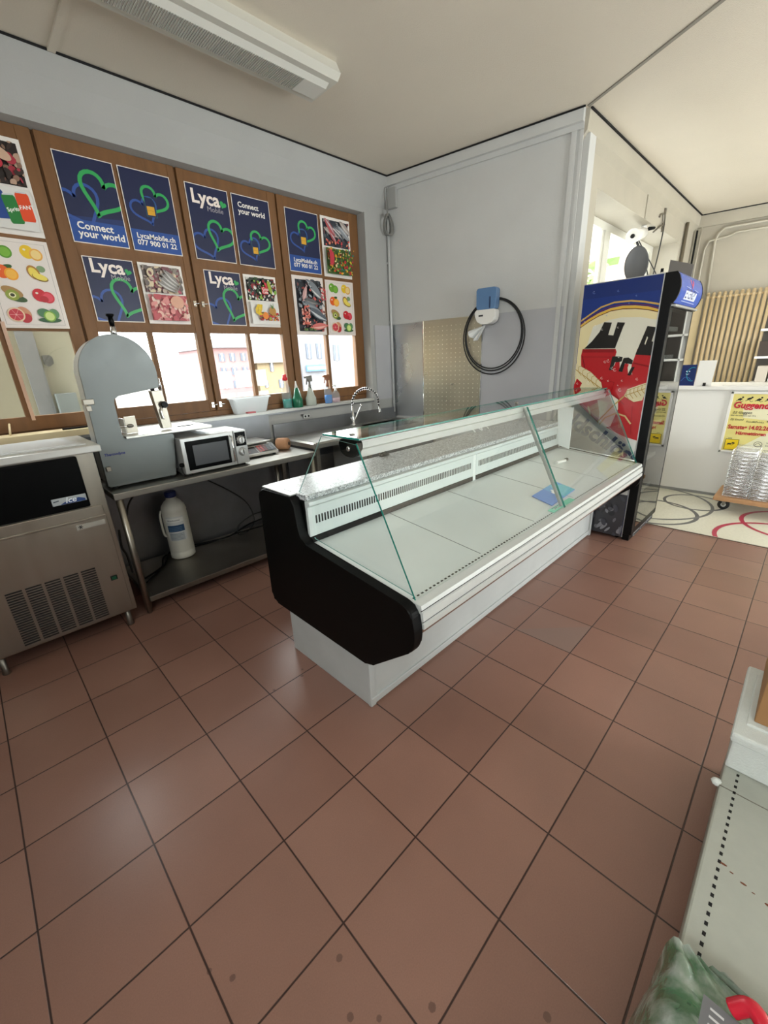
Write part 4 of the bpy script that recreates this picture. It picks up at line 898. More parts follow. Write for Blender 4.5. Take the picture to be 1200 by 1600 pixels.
# shell below the deck
sh_ = mat('underside_grey', '#8d8b88', .55)
mb = MB(); mb.prism([(.25, .63), (.245, .60), (.49, .34), (1.23, .34), (1.25, .97), (1.235, .975), (1.2, .36), (.5, .36), (.265, .61)], 'x', CX0, CX1, sh_); mb.build('underbody', sh_, t)
# front rail with grooves
fr = mat('rail_white', '#cdd0ce', .3, .2, noise=.06)
mb = MB(); mb.prism([(.194, .618), (.194, .641), (.202, .644), (.202, .649), (.196, .652), (.199, .688), (.208, .691), (.209, .695), (.204, .698), (.208, .716), (.246, .719), (.250, .68), (.247, .618)], 'x', CX0, CX1, fr)
mb.build('front_rail', fr, t)
mb = MB(); mb.box(CX0, CX1, .200, .206, .645, .648, M_dark); mb.box(CX0, CX1, .2065, .210, .6915, .6945, M_dark); mb.build('rail_seam', M_dark, t)
mb = MB(); mb.box(CX0, CX1, .205, .25, .598, .618, mat('gap_shade_brown', '#6b4c3e', .5)); mb.build('rail_shade_strip', None, t)  # dark shade of the gap under the rail, painted as a brown strip
# deck
mb = MB(); DY0, DZ0, DY1, DZ1 = .268, .703, .905, .775
def dk(y): return DZ0 + (y - DY0) * (DZ1 - DZ0) / (DY1 - DY0)
mb.prism([(DY0, dk(DY0)), (DY1, dk(DY1)), (DY1, dk(DY1) - .02), (DY0, dk(DY0) - .02)], 'x', CX0, CX1 - .01, M_deck)
mb.prism([(.246, .690), (.246, .716), (.25, .716), (DY0 - .004, dk(DY0) - .002), (DY0, dk(DY0)), (DY0, .68)], 'x', CX0, CX1 - .01, M_deck)
for x in (1.16, 1.70, 2.24, 2.78):
    mb.prism([(DY0 + .03, dk(DY0 + .03) + .0012), (DY1, dk(DY1) + .0012), (DY1, dk(DY1) + .0002), (DY0 + .03, dk(DY0 + .03) + .0002)], 'x', x, x + .0035, mat('seam_grey', '#6d7172', .5))
dko = mb.build('deck', None, t)
mb = MB()
for i in range(106):
    x = .655 + i * .0255; mb.box(x, x + .012, .276, .283, dk(.276) - .001, dk(.283) + .0012, M_dark)
tag(mb.build('drain_perforation', M_dark, dko), kind='stuff')
# rear vent strip
vs_ = mat('vent_strip', '#ccd3d2', .35, .1)
mb = MB(); mb.box(CX0, 1.995, .897, .915, .808, .955, vs_, .002); mb.box(2.03, CX1 - .01, .897, .915, .808, .955, vs_, .002); mb.box(1.995, 2.03, .900, .915, .77, .955, M_deck)
mb.prism([(.897, .955), (.880, .968), (.880, .985), (.915, .985), (.915, .955)], 'x', CX0, CX1 - .01, vs_)
vo = mb.build('vent_strip', None, t)
mb = MB()
for s0, s1 in ((.66, 1.975), (2.06, 3.33)):
    k = int((s1 - s0) / .0175)
    for i in range(k): x = s0 + i * .0175; mb.box(x, x + .008, .8955, .898, .868, .908, M_dark)
tag(mb.build('vent_slots', M_dark, vo), kind='stuff')
mb = MB(); mb.box(CX0, 1.99, .895, .93, .777, .807, M_dark); mb.box(2.035, CX1 - .01, .895, .93, .777, .807, M_dark); mb.build('air_gap', M_dark, t)
mb = MB(); mb.box(CX0, CX1, .905, 1.245, .986, 1.013, M_granite, .005); mb.build('worktop', M_granite, t)
# glass
def pane(name, pts, axis, a, b):
    mb = MB(); mb.prism(pts, axis, a, b, M_cglass, sidem=M_teal); return mb.build(name, None, t)
dY, dZ = .535 - .250, 1.292 - .718; ln = math.hypot(dY, dZ); ny, nz = -dZ / ln * .008, dY / ln * .008
fp_ = [(.250, .719), (.535, 1.292), (.535 + ny, 1.292 + nz), (.250 + ny, .719 + nz)]
for a, b in ((CX0 + .012, 1.985), (1.992, CX1 - .012)):
    mb = MB(); mb.prism(fp_, 'x', a, b, M_cglass)
    bmesh.ops.recalc_face_normals(mb.bm, faces=mb.bm.faces); k = mb.mi(M_teal)
    for f_ in mb.bm.faces:
        if abs(f_.normal.x) > .9 : f_.material_index = k
    mb.build('front_glass', None, t)
mb = MB(); mb.prism([(.540, 1.301), (.772, 1.301), (.772, 1.308), (.540, 1.308)], 'x', .655, 3.36, M_cglass)
bmesh.ops.recalc_face_normals(mb.bm, faces=mb.bm.faces); k = mb.mi(M_teal)
for f_ in mb.bm.faces:
    if abs(f_.normal.z) < .5: f_.material_index = k
mb.build('top_glass', None, t)
for a in (.640, CX1 - .012):
    mb = MB(); mb.prism([(.262, .728), (.538, 1.285), (.765, 1.300), (.985, 1.014), (.945, 1.012), (.93, .99), (.91, .82), (.89, .795)], 'x', a, a + .005, M_cglass, sidem=mat('pale_glass_edge', '#6f9c95', .2)); mb.build('side_glass', None, t)
# aluminium beam, middle bar, hinges
mb = MB(); mb.prism([(.548, 1.232), (.544, 1.262), (.552, 1.266), (.548, 1.296), (.60, 1.298), (.612, 1.24), (.60, 1.232)], 'x', .668, CX1 - .02, M_alu); mb.build('top_beam', M_alu, t)
mb = MB(); mb.prism([(.262, .728), (.545, 1.29), (.557, 1.284), (.274, .722)], 'x', 1.980, 1.997, mat('joint_bar', '#8f9696', .3, .6)); mb.build('middle_bar', None, t)
for a in (.648, 3.33):
    mb = MB(); mb.prism(rounded([(.538, 1.300), (.655, 1.300), (.66, 1.262), (.635, 1.232), (.575, 1.228), (.545, 1.25)], .02), 'x', a, a + .026, M_black, .003); h_ = mb.build('hinge_bracket', M_black, t)
    mb = MB(); mb.lathe([(.011, 0), (.011, -.006), (.007, -.009)], (a, .595, 1.265), M_chrome, 16, 'x'); mb.build('screw', M_chrome, h_)
mb = MB(); mb.lathe([(.010, 1.309), (.010, 1.318), (.006, 1.321)], (1.985, .60, 0), M_steel_d, 14); mb.lathe([(.012, 1.309), (.012, 1.316)], (.69, .62, 0), M_steel_d, 14); mb.build('top_screw', M_steel_d, t)
mb = MB(); mb.tube([(3.372, .88, .80), (3.372, .26, .735)], .006, M_chrome); mb.build('edge_tube', M_chrome, t)

# things in and behind the counter
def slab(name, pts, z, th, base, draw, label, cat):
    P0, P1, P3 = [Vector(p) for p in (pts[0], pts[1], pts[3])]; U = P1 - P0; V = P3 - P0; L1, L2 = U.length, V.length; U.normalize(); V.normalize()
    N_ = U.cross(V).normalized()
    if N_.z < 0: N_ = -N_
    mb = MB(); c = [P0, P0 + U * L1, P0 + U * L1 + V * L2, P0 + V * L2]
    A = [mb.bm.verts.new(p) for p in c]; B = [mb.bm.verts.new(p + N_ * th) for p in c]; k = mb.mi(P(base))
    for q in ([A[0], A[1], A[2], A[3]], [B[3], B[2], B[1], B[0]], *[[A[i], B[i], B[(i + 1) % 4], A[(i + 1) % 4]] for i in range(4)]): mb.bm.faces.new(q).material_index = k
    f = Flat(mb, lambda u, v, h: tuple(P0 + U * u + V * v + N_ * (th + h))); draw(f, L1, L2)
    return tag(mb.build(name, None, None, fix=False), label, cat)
def dpt(x, y, e=.002): return (x, y, dk(y) + e)
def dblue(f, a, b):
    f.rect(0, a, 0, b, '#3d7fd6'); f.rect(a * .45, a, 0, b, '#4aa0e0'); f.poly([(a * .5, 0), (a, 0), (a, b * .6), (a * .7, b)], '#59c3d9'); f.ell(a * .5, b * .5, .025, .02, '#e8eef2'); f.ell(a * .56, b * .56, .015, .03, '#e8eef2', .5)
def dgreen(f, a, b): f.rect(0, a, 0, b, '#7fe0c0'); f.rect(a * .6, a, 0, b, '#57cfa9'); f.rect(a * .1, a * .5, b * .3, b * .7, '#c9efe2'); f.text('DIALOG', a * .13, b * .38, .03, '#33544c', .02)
slab('blue_reflection', [dpt(1.99, .325), dpt(2.38, .345), None, dpt(2.04, .48)], 0, .006, '#3a6fbf', dblue, 'blue reflection in the counter glass, built as a flat slab on the deck in the right half', 'reflection')  # blue reflection of the glass, modelled as a coloured slab on the deck
slab("green_reflection", [dpt(1.90, .272), dpt(2.20, .272), None, dpt(1.90, .308)], 0, .004, "#7fe0c0", dgreen, "mint green reflection in the counter glass, built as a flat slab close to the front rail", "reflection")  # green reflection near the rail, likewise modelled as a coloured slab
mb = MB(); mb.prism([(3.18, .842), (3.355, .842), (3.345, 1.18), (3.16, 1.18)], 'y', .872, .876, M_foam); mb.xf(Matrix.Translation((0, .0, 0)))
mb2 = MB(); mb2.prism([(.70, .83), (.79, .85), (.83, 1.17), (.70, 1.17)], 'x', 3.12, 3.126, mat('white_sheet', '#e9edee', .5)); mb.bm.free()
tag(mb2.build('white_sheet'), 'upright white plastic sheet inside the far right end of the counter', 'sheet')
t2 = thing('wall_outlet_cable', 'white cable loop standing up behind the granite worktop', 'cable', (2.55, 1.28, 1.0))
mb = MB(); mb.tube(bez([(2.5, 1.22, 1.015), (2.46, 1.22, 1.05), (2.52, 1.22, 1.055), (2.60, 1.22, 1.016), (2.58, 1.22, 1.06), (2.64, 1.22, 1.05), (2.70, 1.22, 1.017)], 8), .005, M_whitep); mb.build('cable', M_whitep, t2)
mb = MB(); mb.prism([(1.41, 1.014), (1.415, 1.028), (1.43, 1.036), (1.435, 1.048), (1.44, 1.03), (1.46, 1.04), (1.475, 1.03), (1.485, 1.014)], 'y', 1.20, 1.22, M_black); tag(mb.build('black_clip'), 'small black plastic clip lying at the back of the granite worktop', 'clip')
mb = MB(); mb.tube([(2.50, .78, dk(.78) + .008), (2.62, .76, dk(.76) + .008)], .012, M_whitep); mb.tube([(2.62, .76, dk(.76) + .014), (2.645, .757, dk(.757) + .014)], .013, M_black); mb.xf(Matrix.Translation((.35, -.1, -.002))); tag(mb.build('white_tube'), 'short white tube with black end lying on the deck at the right', 'tube')

# ================================================================== BACK WALL FITTINGS
mb = MB(); wallbox(mb, .0, .44, .001, .006, .95, 1.985, mat('steel_sheet_wavy', '#c3c6c8', .28, .85, noise=.15, nscale=3, bump=.5, bscale=2.2)); tag(mb.build('steel_wall_sheet'), 'wavy steel sheet on the back wall, nearest the room corner', 'wall panel')
mb = MB(); wallbox(mb, .44, 1.145, .004, .010, .95, 1.99, M_perf)
for i in range(13):
    for j in range(21):
        q = onw(.475 + i * .053, .0102, 1.0 + j * .046)
        n_ = Vector((-.9862, -.1653, 0)); u_ = Vector((.1653, -.9862, 0))
        c = [q + u_ * a * .006 + Vector((0, 0, b * .006)) for a, b in ((-1, 0), (0, -1), (1, 0), (0, 1))]
        top = q + n_ * .003
        vs = [mb.bm.verts.new(p) for p in c]; tv = mb.bm.verts.new(top); k = mb.mi(mat('stud_glint', '#efeada', .35))  # pale colour paints in the specular glints of the steel studs
        for a in range(4): mb.bm.faces.new((vs[a], vs[(a + 1) % 4], tv)).material_index = k
wallbox(mb, .437, .447, .008, .013, .95, 1.99, M_chrome); wallbox(mb, 1.140, 1.150, .008, .013, .95, 1.99, M_chrome)
tag(mb.build('studded_steel_panel'), 'shiny steel wall panel with rows of small studs', 'wall panel')
mb = MB(); wallbox(mb, 1.145, 1.93, .002, .007, .95, 1.99, M_cladmat); wallbox(mb, 1.925, 1.935, .002, .009, .95, 1.99, M_steel_d); tag(mb.build('grey_wall_sheet'), 'matt grey sheet on the back wall below the dispenser', 'wall panel')
mb = MB(); mb.box(3.13, 3.405, 2.992, 2.999, 1.165, 1.975, M_cladmat); tag(mb.build('corner_wall_sheet'), 'grey sheet between the brown window and the corner pipe', 'wall panel')
# dispenser
def wp(s, off, z): return tuple(onw(s, off, z))
t = thing('wipes_dispenser', 'blue and white paper roll dispenser hanging on the back wall', 'dispenser', wp(1.22, .0, 2.0))
def wallprism(mb, pts, o0, o1, m, bev=0):   # pts (s,z)
    A = [mb.bm.verts.new(wp(s, o0, z)) for s, z in pts]; B = [mb.bm.verts.new(wp(s, o1, z)) for s, z in pts]; n = len(pts); k = mb.mi(m)
    caps = [mb.bm.faces.new(A), mb.bm.faces.new(B[::-1])]
    for i in range(n): mb.bm.faces.new((A[i], B[i], B[(i + 1) % n], A[(i + 1) % n])).material_index = k
    for c in caps: c.material_index = k
    if bev:
        r = bmesh.ops.bevel(mb.bm, geom=list({e for f in caps for e in f.edges}), offset=bev, segments=3, profile=.5, affect='EDGES')
        for f in r['faces']: f.material_index = k; f.smooth = True
mb = MB(); wallprism(mb, rounded([(1.135, 2.21), (1.335, 2.21), (1.33, 2.02), (1.14, 2.02)], .02), .06, .16, mat('blue_translucent', '#5d7fa8', .25), .012); bc = mb.build('cover', None, t)
mb = MB(); wallprism(mb, [(1.27, 2.13), (1.282, 2.13), (1.282, 2.03), (1.27, 2.03)], .16, .163, P('#26385a')); mb.build('level_window', None, bc)
mb = MB(); wallprism(mb, rounded([(1.128, 2.02), (1.338, 2.02), (1.335, 1.93), (1.29, 1.89), (1.18, 1.89), (1.132, 1.94)], .02), .06, .17, M_whitep, .01); bb = mb.build('base', M_whitep, t)
mb = MB(); wallprism(mb, [(1.17, 1.975), (1.215, 1.975), (1.215, 1.96), (1.17, 1.96)], .17, .173, P('#2a2a2c')); mb.build('logo_plate', None, bb)
mb = MB(); rg = random.Random(3)
c0 = Vector(wp(1.20, .08, 1.885)); ends = [Vector(wp(s, o, z)) for s, o, z in ((1.03, .10, 1.84), (1.05, .12, 1.79), (1.08, .07, 1.77), (1.10, .12, 1.745), (1.13, .08, 1.75), (1.15, .11, 1.76))]
pm = mat('tissue', '#dfe1e0', .8)
for a, b in zip(ends, ends[1:]):
    mb.quad([c0, a, (a + b) / 2 + Vector(wp(0, .012, 0)) - Vector(wp(0, 0, 0)), c0 + Vector((.002, .01, .0))], pm); mb.quad([c0, (a + b) / 2 + Vector(wp(0, .012, 0)) - Vector(wp(0, 0, 0)), b, c0 + Vector((.002, -.01, 0))], pm)
mb.build('hanging_wipe', pm, t, fix=False)
mb = MB(); wallprism(mb, [(1.20, 2.07), (1.27, 2.07), (1.27, 2.0), (1.20, 2.0)], .002, .061, M_alu); mb.build('wall_bracket', M_alu, t)
# hose loop
mb = MB()
for k, (rr, dz) in enumerate(((.325, 0), (.345, -.012), (.312, .01))):
    mb.tube([wp(1.265 + rr * .93 * cos(a) + .004 * k, .02 + .012 * k, 1.785 + dz + rr * 1.03 * sin(a)) for a in [2 * pi * i / 56 for i in range(56)]], .0065, M_rubber, 8, closed=True)
tag(mb.build('hose_coil', M_rubber), 'large coil of thin black hose hanging behind the dispenser', 'hose')
# pipe, junction box and small coil in the corner
mb = MB(); mb.tube([(3.385, 2.975, 1.0), (3.385, 2.975, 3.05)], .014, mat('pipe_paint', '#c6c7c6', .45)); mb.tube([(3.405, 2.99, 3.22), (3.405, 2.99, 3.39)], .008, M_rubber)
for z in (1.4, 2.0, 2.6): mb.box(3.37, 3.40, 2.972, 3.0, z, z + .02, M_alu)
tag(mb.build('corner_pipe'), 'thin grey vertical pipe in the corner beside the brown window', 'pipe')
mb = MB(); wallprism(mb, rounded([(.03, 3.29), (.15, 3.29), (.15, 3.11), (.03, 3.11)], .012), .0, .05, mat('box_plastic', '#a6a6a3', .5), .004); tag(mb.build('junction_box'), 'grey junction box on the back wall just below the ceiling', 'electrical box')
mb = MB()
for k in range(6):
    c = Vector((3.345 + .004 * (k % 3), 2.955 - .006 * k, 2.955 + .004 * (k % 2)));
    mb.tube([c + Vector((.050 * (1 + .12 * (k % 3)) * cos(a), .01 * sin(2 * a), .088 * (1 + .08 * (k % 2)) * sin(a))) for a in [2 * pi * i / 30 for i in range(30)]], .0065, mat('grey_cable', '#7d7c78', .5), 8, closed=True)
mb.tube(bez([(3.345, 2.95, 3.03), (3.35, 2.95, 3.08), (3.325, 2.955, 3.18), (3.335, 2.96, 3.28), (3.37, 2.96, 3.30)], 8), .004, mat('grey_cable', '#7d7c78', .5)); mb.tube(bez([(3.345, 2.95, 3.03), (3.365, 2.95, 3.10), (3.36, 2.955, 3.25), (3.40, 2.98, 3.36)], 8), .004, mat('grey_cable', '#7d7c78', .5))
tag(mb.build('cable_coil'), 'small coil of grey cable hanging in the corner under the ceiling', 'cable')
# ducts at the pillar
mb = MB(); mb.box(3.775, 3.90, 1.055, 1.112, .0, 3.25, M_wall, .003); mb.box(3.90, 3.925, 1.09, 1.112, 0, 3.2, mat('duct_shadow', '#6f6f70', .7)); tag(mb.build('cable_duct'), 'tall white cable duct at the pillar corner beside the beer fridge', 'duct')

# ================================================================== FRIDGE
FX0, FX1, FY0, FY1, FH = 3.45, 4.215, .285, .845, 2.1
t = thing('beverage_fridge', 'tall beverage fridge with blue and red beer graphics and glass door', 'fridge', (3.83, .55, 0))
fb = mat('fridge_black', '#070708', .4, spec=.2)
mb = MB(); mb.box(FX0, FX0 + .04, FY0, FY1, .03, FH, fb, .002); mb.box(FX1 - .04, FX1, FY0, FY1, .03, FH, fb, .002); mb.box(FX0 + .04, FX1 - .04, FY1 - .04, FY1, .03, FH, P('#9fa3a6')); mb.box(FX0 + .04, FX1 - .04, FY0, FY1 - .04, FH - .14, FH, fb); mb.box(FX0 + .04, FX1 - .04, FY0, FY1 - .04, .03, .20, fb)
mb.build('cabinet', None, t)
mb = MB(); mb.box(FX0 - .003, FX0, FY0 - .001, FY1, .03, FH - .002, P('#1b357f', .25))
f = Flat(mb, lambda u, v, h: (FX0 - .003 - h, FY1 + .0 - u, v), rough=.25); f.clip = (.004, FY1 - FY0 - .002, .034, FH - .006)
def FY(l): return [(FY1 - y, z) for y, z in l]
f.rect(0, .57, 1.99, 2.1, '#1a2f70')
f.poly(FY([(.849, 1.795), (.782, 1.841), (.707, 1.878), (.622, 1.905), (.536, 1.914), (.446, 1.906), (.357, 1.888), (.284, 1.861), (.284, .8), (.849, .8)]), '#d9b04a')
f.poly(FY([(.849, 1.779), (.78, 1.822), (.705, 1.859), (.619, 1.887), (.533, 1.893), (.443, 1.886), (.354, 1.868), (.284, 1.846), (.284, .8), (.849, .8)]), '#5c2a18')
f.poly(FY([(.849, 1.772), (.78, 1.816), (.705, 1.853), (.619, 1.881), (.533, 1.887), (.443, 1.880), (.354, 1.862), (.284, 1.840), (.284, .8), (.849, .8)]), '#e2d3a4')
f.poly(FY([(.74, 1.78), (.62, 1.82), (.533, 1.83), (.40, 1.82), (.284, 1.79), (.284, .8), (.7, .8), (.80, 1.5)]), '#dcd8c8')
f.stroke(FY([(.846, 1.828), (.767, 1.878), (.693, 1.92), (.601, 1.943), (.48, 1.941), (.391, 1.924), (.284, 1.895)]), .012, '#c9a356')
f.stroke(FY([(.849, 1.803), (.782, 1.849), (.707, 1.886), (.622, 1.916), (.536, 1.922), (.446, 1.914), (.357, 1.896), (.284, 1.869)]), .004, '#7a1f20')
f.poly(FY([(.803, 1.613), (.28, 1.59), (.278, .885), (.389, .913), (.588, .998), (.849, 1.22), (.849, 1.30), (.823, 1.38), (.80, 1.48), (.81, 1.56)]), '#b01c22')
f.poly(FY([(.803, 1.613), (.549, 1.60), (.552, 1.575), (.80, 1.585)]), '#8a1218'); f.stroke(FY([(.795, 1.55), (.57, 1.54)]), .004, '#7a0f16'); f.stroke(FY([(.40, 1.49), (.284, 1.46)]), .012, '#8a1218')
f.stroke(FY([(.80, 1.56), (.77, 1.47), (.78, 1.40)]), .006, '#6a0d14')
f.poly(FY([(.656, 1.807), (.598, 1.799), (.614, 1.709), (.575, 1.703), (.557, 1.798), (.499, 1.79), (.54, 1.606), (.79, 1.615), (.734, 1.669), (.683, 1.737)]), '#1d1a18')
f.poly(FY([(.342, 1.753), (.284, 1.739), (.297, 1.642), (.282, 1.638), (.282, 1.54), (.395, 1.552)]), '#1d1a18')
f.poly(FY([(.334, 1.68), (.326, 1.67), (.336, 1.62), (.343, 1.625)]), '#d8d2c0')
f.poly(FY([(.508, 1.77), (.355, 1.755), (.424, 1.40), (.408, 1.396), (.424, 1.40), (.442, 1.487), (.50, 1.505), (.548, 1.61)]), '#dcd8c8')
f.poly(FY([(.502, 1.79), (.345, 1.76), (.415, 1.487), (.395, 1.40), (.425, 1.45), (.44, 1.52), (.49, 1.43), (.505, 1.53), (.552, 1.45)]), '#dcd8c8')
f.poly(FY([(.56, 1.545), (.516, 1.544), (.483, 1.537), (.485, 1.505), (.51, 1.50), (.535, 1.50), (.548, 1.44), (.572, 1.44)]), '#1d1a18')
f.poly(FY([(.475, 1.53), (.44, 1.533), (.405, 1.51), (.408, 1.48), (.43, 1.485), (.46, 1.49), (.47, 1.424), (.50, 1.43)]), '#1d1a18')
f.poly(FY([(.408, 1.46), (.385, 1.46), (.408, 1.396), (.43, 1.40)]), '#1d1a18')
f.poly(FY([(.53, 1.50), (.508, 1.50), (.54, 1.36), (.56, 1.37)]), '#b01c22'); f.poly(FY([(.455, 1.487), (.43, 1.482), (.46, 1.35), (.48, 1.36)]), '#b01c22')
f.stroke(FY([(.62, 1.36), (.52, 1.345), (.535, 1.26), (.60, 1.27)]), .004, '#7a0f16', True); f.stroke(FY([(.64, 1.25), (.5, 1.24), (.42, 1.17)]), .004, '#7a0f16'); f.stroke(FY([(.36, 1.16), (.34, .93)]), .004, '#8f141b')
f.poly(FY([(.843, 1.499), (.779, 1.463), (.712, 1.427), (.62, 1.344), (.60, 1.283), (.697, 1.283), (.79, 1.30), (.774, 1.338), (.849, 1.40)]), '#d9cca6')
f.poly(FY([(.432, 1.238), (.412, 1.292), (.331, 1.325), (.278, 1.344), (.286, 1.247), (.295, 1.208), (.354, 1.193)]), '#d9cca6')
for (ya, za, yb, zb, s_) in ((.84, 1.45, .62, 1.30, 1), (.432, 1.238, .284, 1.30, -1)):
    f.stroke(FY([(ya, za), (yb, zb)]), .005, '#a8843a')
    for k in range(5):
        tt = .1 + k * .18; yy, zz = ya + (yb - ya) * tt, za + (zb - za) * tt
        f.stroke(FY([(yy, zz), (yy + .0 * s_, zz + .035), (yy - .03, zz + .045)]), .004, '#a8843a'); f.stroke(FY([(yy, zz), (yy - .03, zz - .035)]), .004, '#a8843a')
f.poly(FY([(.53, 1.25), (.47, 1.21), (.46, 1.135), (.50, .99), (.60, .96), (.60, 1.10), (.63, 1.20)]), '#d8d3c4')
f.stroke(FY([(.43, 1.235), (.50, 1.16), (.60, 1.03), (.63, .94)]), .010, '#b39248'); f.stroke(FY([(.35, 1.02), (.40, 1.08), (.47, 1.10), (.55, 1.06), (.62, .95)]), .012, '#c9b07a'); f.stroke(FY([(.70, 1.15), (.68, 1.10), (.66, 1.0), (.64, .93)]), .012, '#c9b07a')
f.poly(FY([(.284, .885), (.389, .913), (.588, .998), (.849, 1.22), (.849, .40), (.284, .40)]), '#d5d5d0')
f.text('Feldschlösschen', -.16, 1.06, .18, '#1d3470', .035, rot=-radians(28), shear=.1)
f.text('bier', .18, .66, .17, '#233a72', .02, rot=-radians(28), shear=.1)
f.rect(0, .57, .03, .42, '#3b3b40')
rg = random.Random(5)
for k in range(60): f.ell(rg.uniform(0, .56), rg.uniform(.04, .40), rg.uniform(.02, .05), rg.uniform(.008, .02), rg.choice(['#55555c', '#6d6d74', '#2c2c31', '#8a8a90', '#474750']), rg.uniform(0, 3), 9)
for k in range(26):
    u, v, r = rg.uniform(.02, .54), rg.uniform(1.25, 2.07), rg.uniform(.004, .014)
    f.stroke([(u + r * cos(a), v + r * sin(a)) for a in [pi * .9 + i * .3 for i in range(10)]], .002, '#e8e4da' if v < 1.85 else '#6f8fd0'); f.ell(u - r * .2, v + r * .4, r * .25, r * .3, '#f4f2ea' if v < 1.85 else '#a9bde6', n=8)
gp = mb.build('side_graphic', None, t, fix=False)
mb = MB(); mb.box(FX0 - .006, FX0, FY0 - .004, FY0 + .002, .03, FH, M_alu); mb.box(FX0 - .006, FX0 - .002, FY0, FY1, FH - .006, FH, M_alu); mb.build('corner_trim', M_alu, t)
# door frame and glass
mb = MB(); mb.box(FX0, FX0 + .075, .215, FY0, .06, 1.90, fb, .004); mb.box(FX1 - .055, FX1, .215, FY0, .06, 1.90, fb, .004); mb.box(FX0 + .075, FX1 - .055, .215, FY0, 1.86, 1.90, fb, .003); mb.box(FX0 + .075, FX1 - .055, .215, FY0, .06, .12, fb, .003)
dr = mb.build('door', None, t)
mb = MB(); mb.box(FX0 + .07, FX1 - .05, .212, .217, .12, 1.865, M_fglass); mb.build('door_glass', None, dr)
mb = MB()
for z in (.36, .66, .96, 1.26, 1.52, 1.74):
    for i in range(24): x = FX0 + .055 + i * .0285; mb.tube([(x, .30, z), (x, .78, z)], .002, M_whitep, 5)
    mb.tube([(FX0 + .05, .30, z), (FX1 - .05, .30, z)], .004, M_whitep, 6); mb.box(FX0 + .05, FX1 - .05, .292, .297, z - .02, z + .015, M_whitep)
mb.build('shelves', M_whitep, t)
mb = MB(); mb.box(FX0 + .01, FX1 - .01, .23, FY0, .0, .055, fb, .003)
for i in range(3):
    x = FX0 + .12 + i * .20
    mb.box(x, x + .16, .222, .232, .012, .045, P('#8f8f92')); mb.box(x + .012, x + .148, .219, .224, .02, .037, P('#1c1c1e'))
mb.build('kick_grille', None, t)
for x in (FX0 + .06, FX1 - .06):
    for y in (.34, .80): mb = MB(); mb.lathe([(.022, 0), (.022, .03)], (x, y, 0), M_black, 12); mb.build('foot', M_black, t)
# canopy
prof = [(FY0, FH), (.206, FH), (.190, 2.075), (.177, 2.04), (.171, 2.0), (.176, 1.955), (.188, 1.92), (.206, 1.893), (FY0, 1.893)]
ps = [(y, z) for y, z in prof]
mb = MB(); mb.prism(ps, 'x', FX0, FX0 + .02, fb, .003); mb.prism(ps, 'x', FX1 - .02, FX1, fb, .003); ca = mb.build('canopy', None, t)
pa = [(.207, 2.097), (.200, 2.087), (.192, 2.073), (.184, 2.053), (.179, 2.035), (.176, 2.017), (.1745, 2.0), (.1755, 1.98), (.179, 1.958), (.185, 1.938), (.192, 1.921), (.200, 1.907), (.208, 1.897)]
cl = [0]
for a, b in zip(pa, pa[1:]): cl.append(cl[-1] + math.hypot(b[0] - a[0], b[1] - a[1]))
TL = cl[-1]
def can(u, v, h):
    s = min(max(TL - v, 0), TL - 1e-6); k = max(i for i in range(len(cl) - 1) if cl[i] <= s); q = (s - cl[k]) / (cl[k + 1] - cl[k]); a, b = pa[k], pa[k + 1]
    y = a[0] + (b[0] - a[0]) * q; z = a[1] + (b[1] - a[1]) * q; dy, dz = b[0] - a[0], b[1] - a[1]; L_ = math.hypot(dy, dz)
    return (FX0 + .02 + u, y + dz / L_ * h * 1.0, z - dy / L_ * h * 1.0)
mb = MB(); fw = FX1 - FX0 - .04
f = Flat(mb, can, step=.0006, rough=.25)
for i in range(24):
    a, b = TL * i / 24, TL * (i + 1) / 24; f.poly([(0, a), (fw, a), (fw, b), (0, b)], '#2f55b8', True)
f.h += .0006
for k in range(6): f.poly([(fw * .25, TL * (.18 + .045 * k)), (fw * .75, TL * (.18 + .045 * k)), (fw * .75, TL * (.18 + .045 * (k + 1))), (fw * .25, TL * (.18 + .045 * (k + 1)))], '#dfe6f2', True)
f.text('ENERGY', fw * .27, TL * .23, .085, '#27408f', .02, sx=.98)
for sx_ in (-1, 1): f.poly([(fw * .5 + sx_ * .03, TL * .85), (fw * .5 + sx_ * .055, TL * .82), (fw * .5 + sx_ * .04, TL * .70), (fw * .5 + sx_ * .012, TL * .62), (fw * .5, TL * .52), (fw * .5 + sx_ * .0, TL * .66), (fw * .5 + sx_ * .02, TL * .74)], '#d8476a')
f.stroke([(fw * .22, TL * .56), (fw * .42, TL * .53)], .004, '#9fb6e6'); f.stroke([(fw * .58, TL * .53), (fw * .78, TL * .50)], .004, '#9fb6e6'); f.stroke([(fw * .2, TL * .12), (fw * .8, TL * .11)], .006, '#9fb6e6')
mb.build('canopy_sign', None, ca, fix=False)
mb = MB(); mb.box(FX0 + .02, FX1 - .02, .185, .25, 1.872, 1.887, M_alu, .003); mb.box(FX0 + .02, FX1 - .02, .20, FY0, 1.868, 1.874, M_blackg); mb.build('canopy_rail', M_alu, ca)

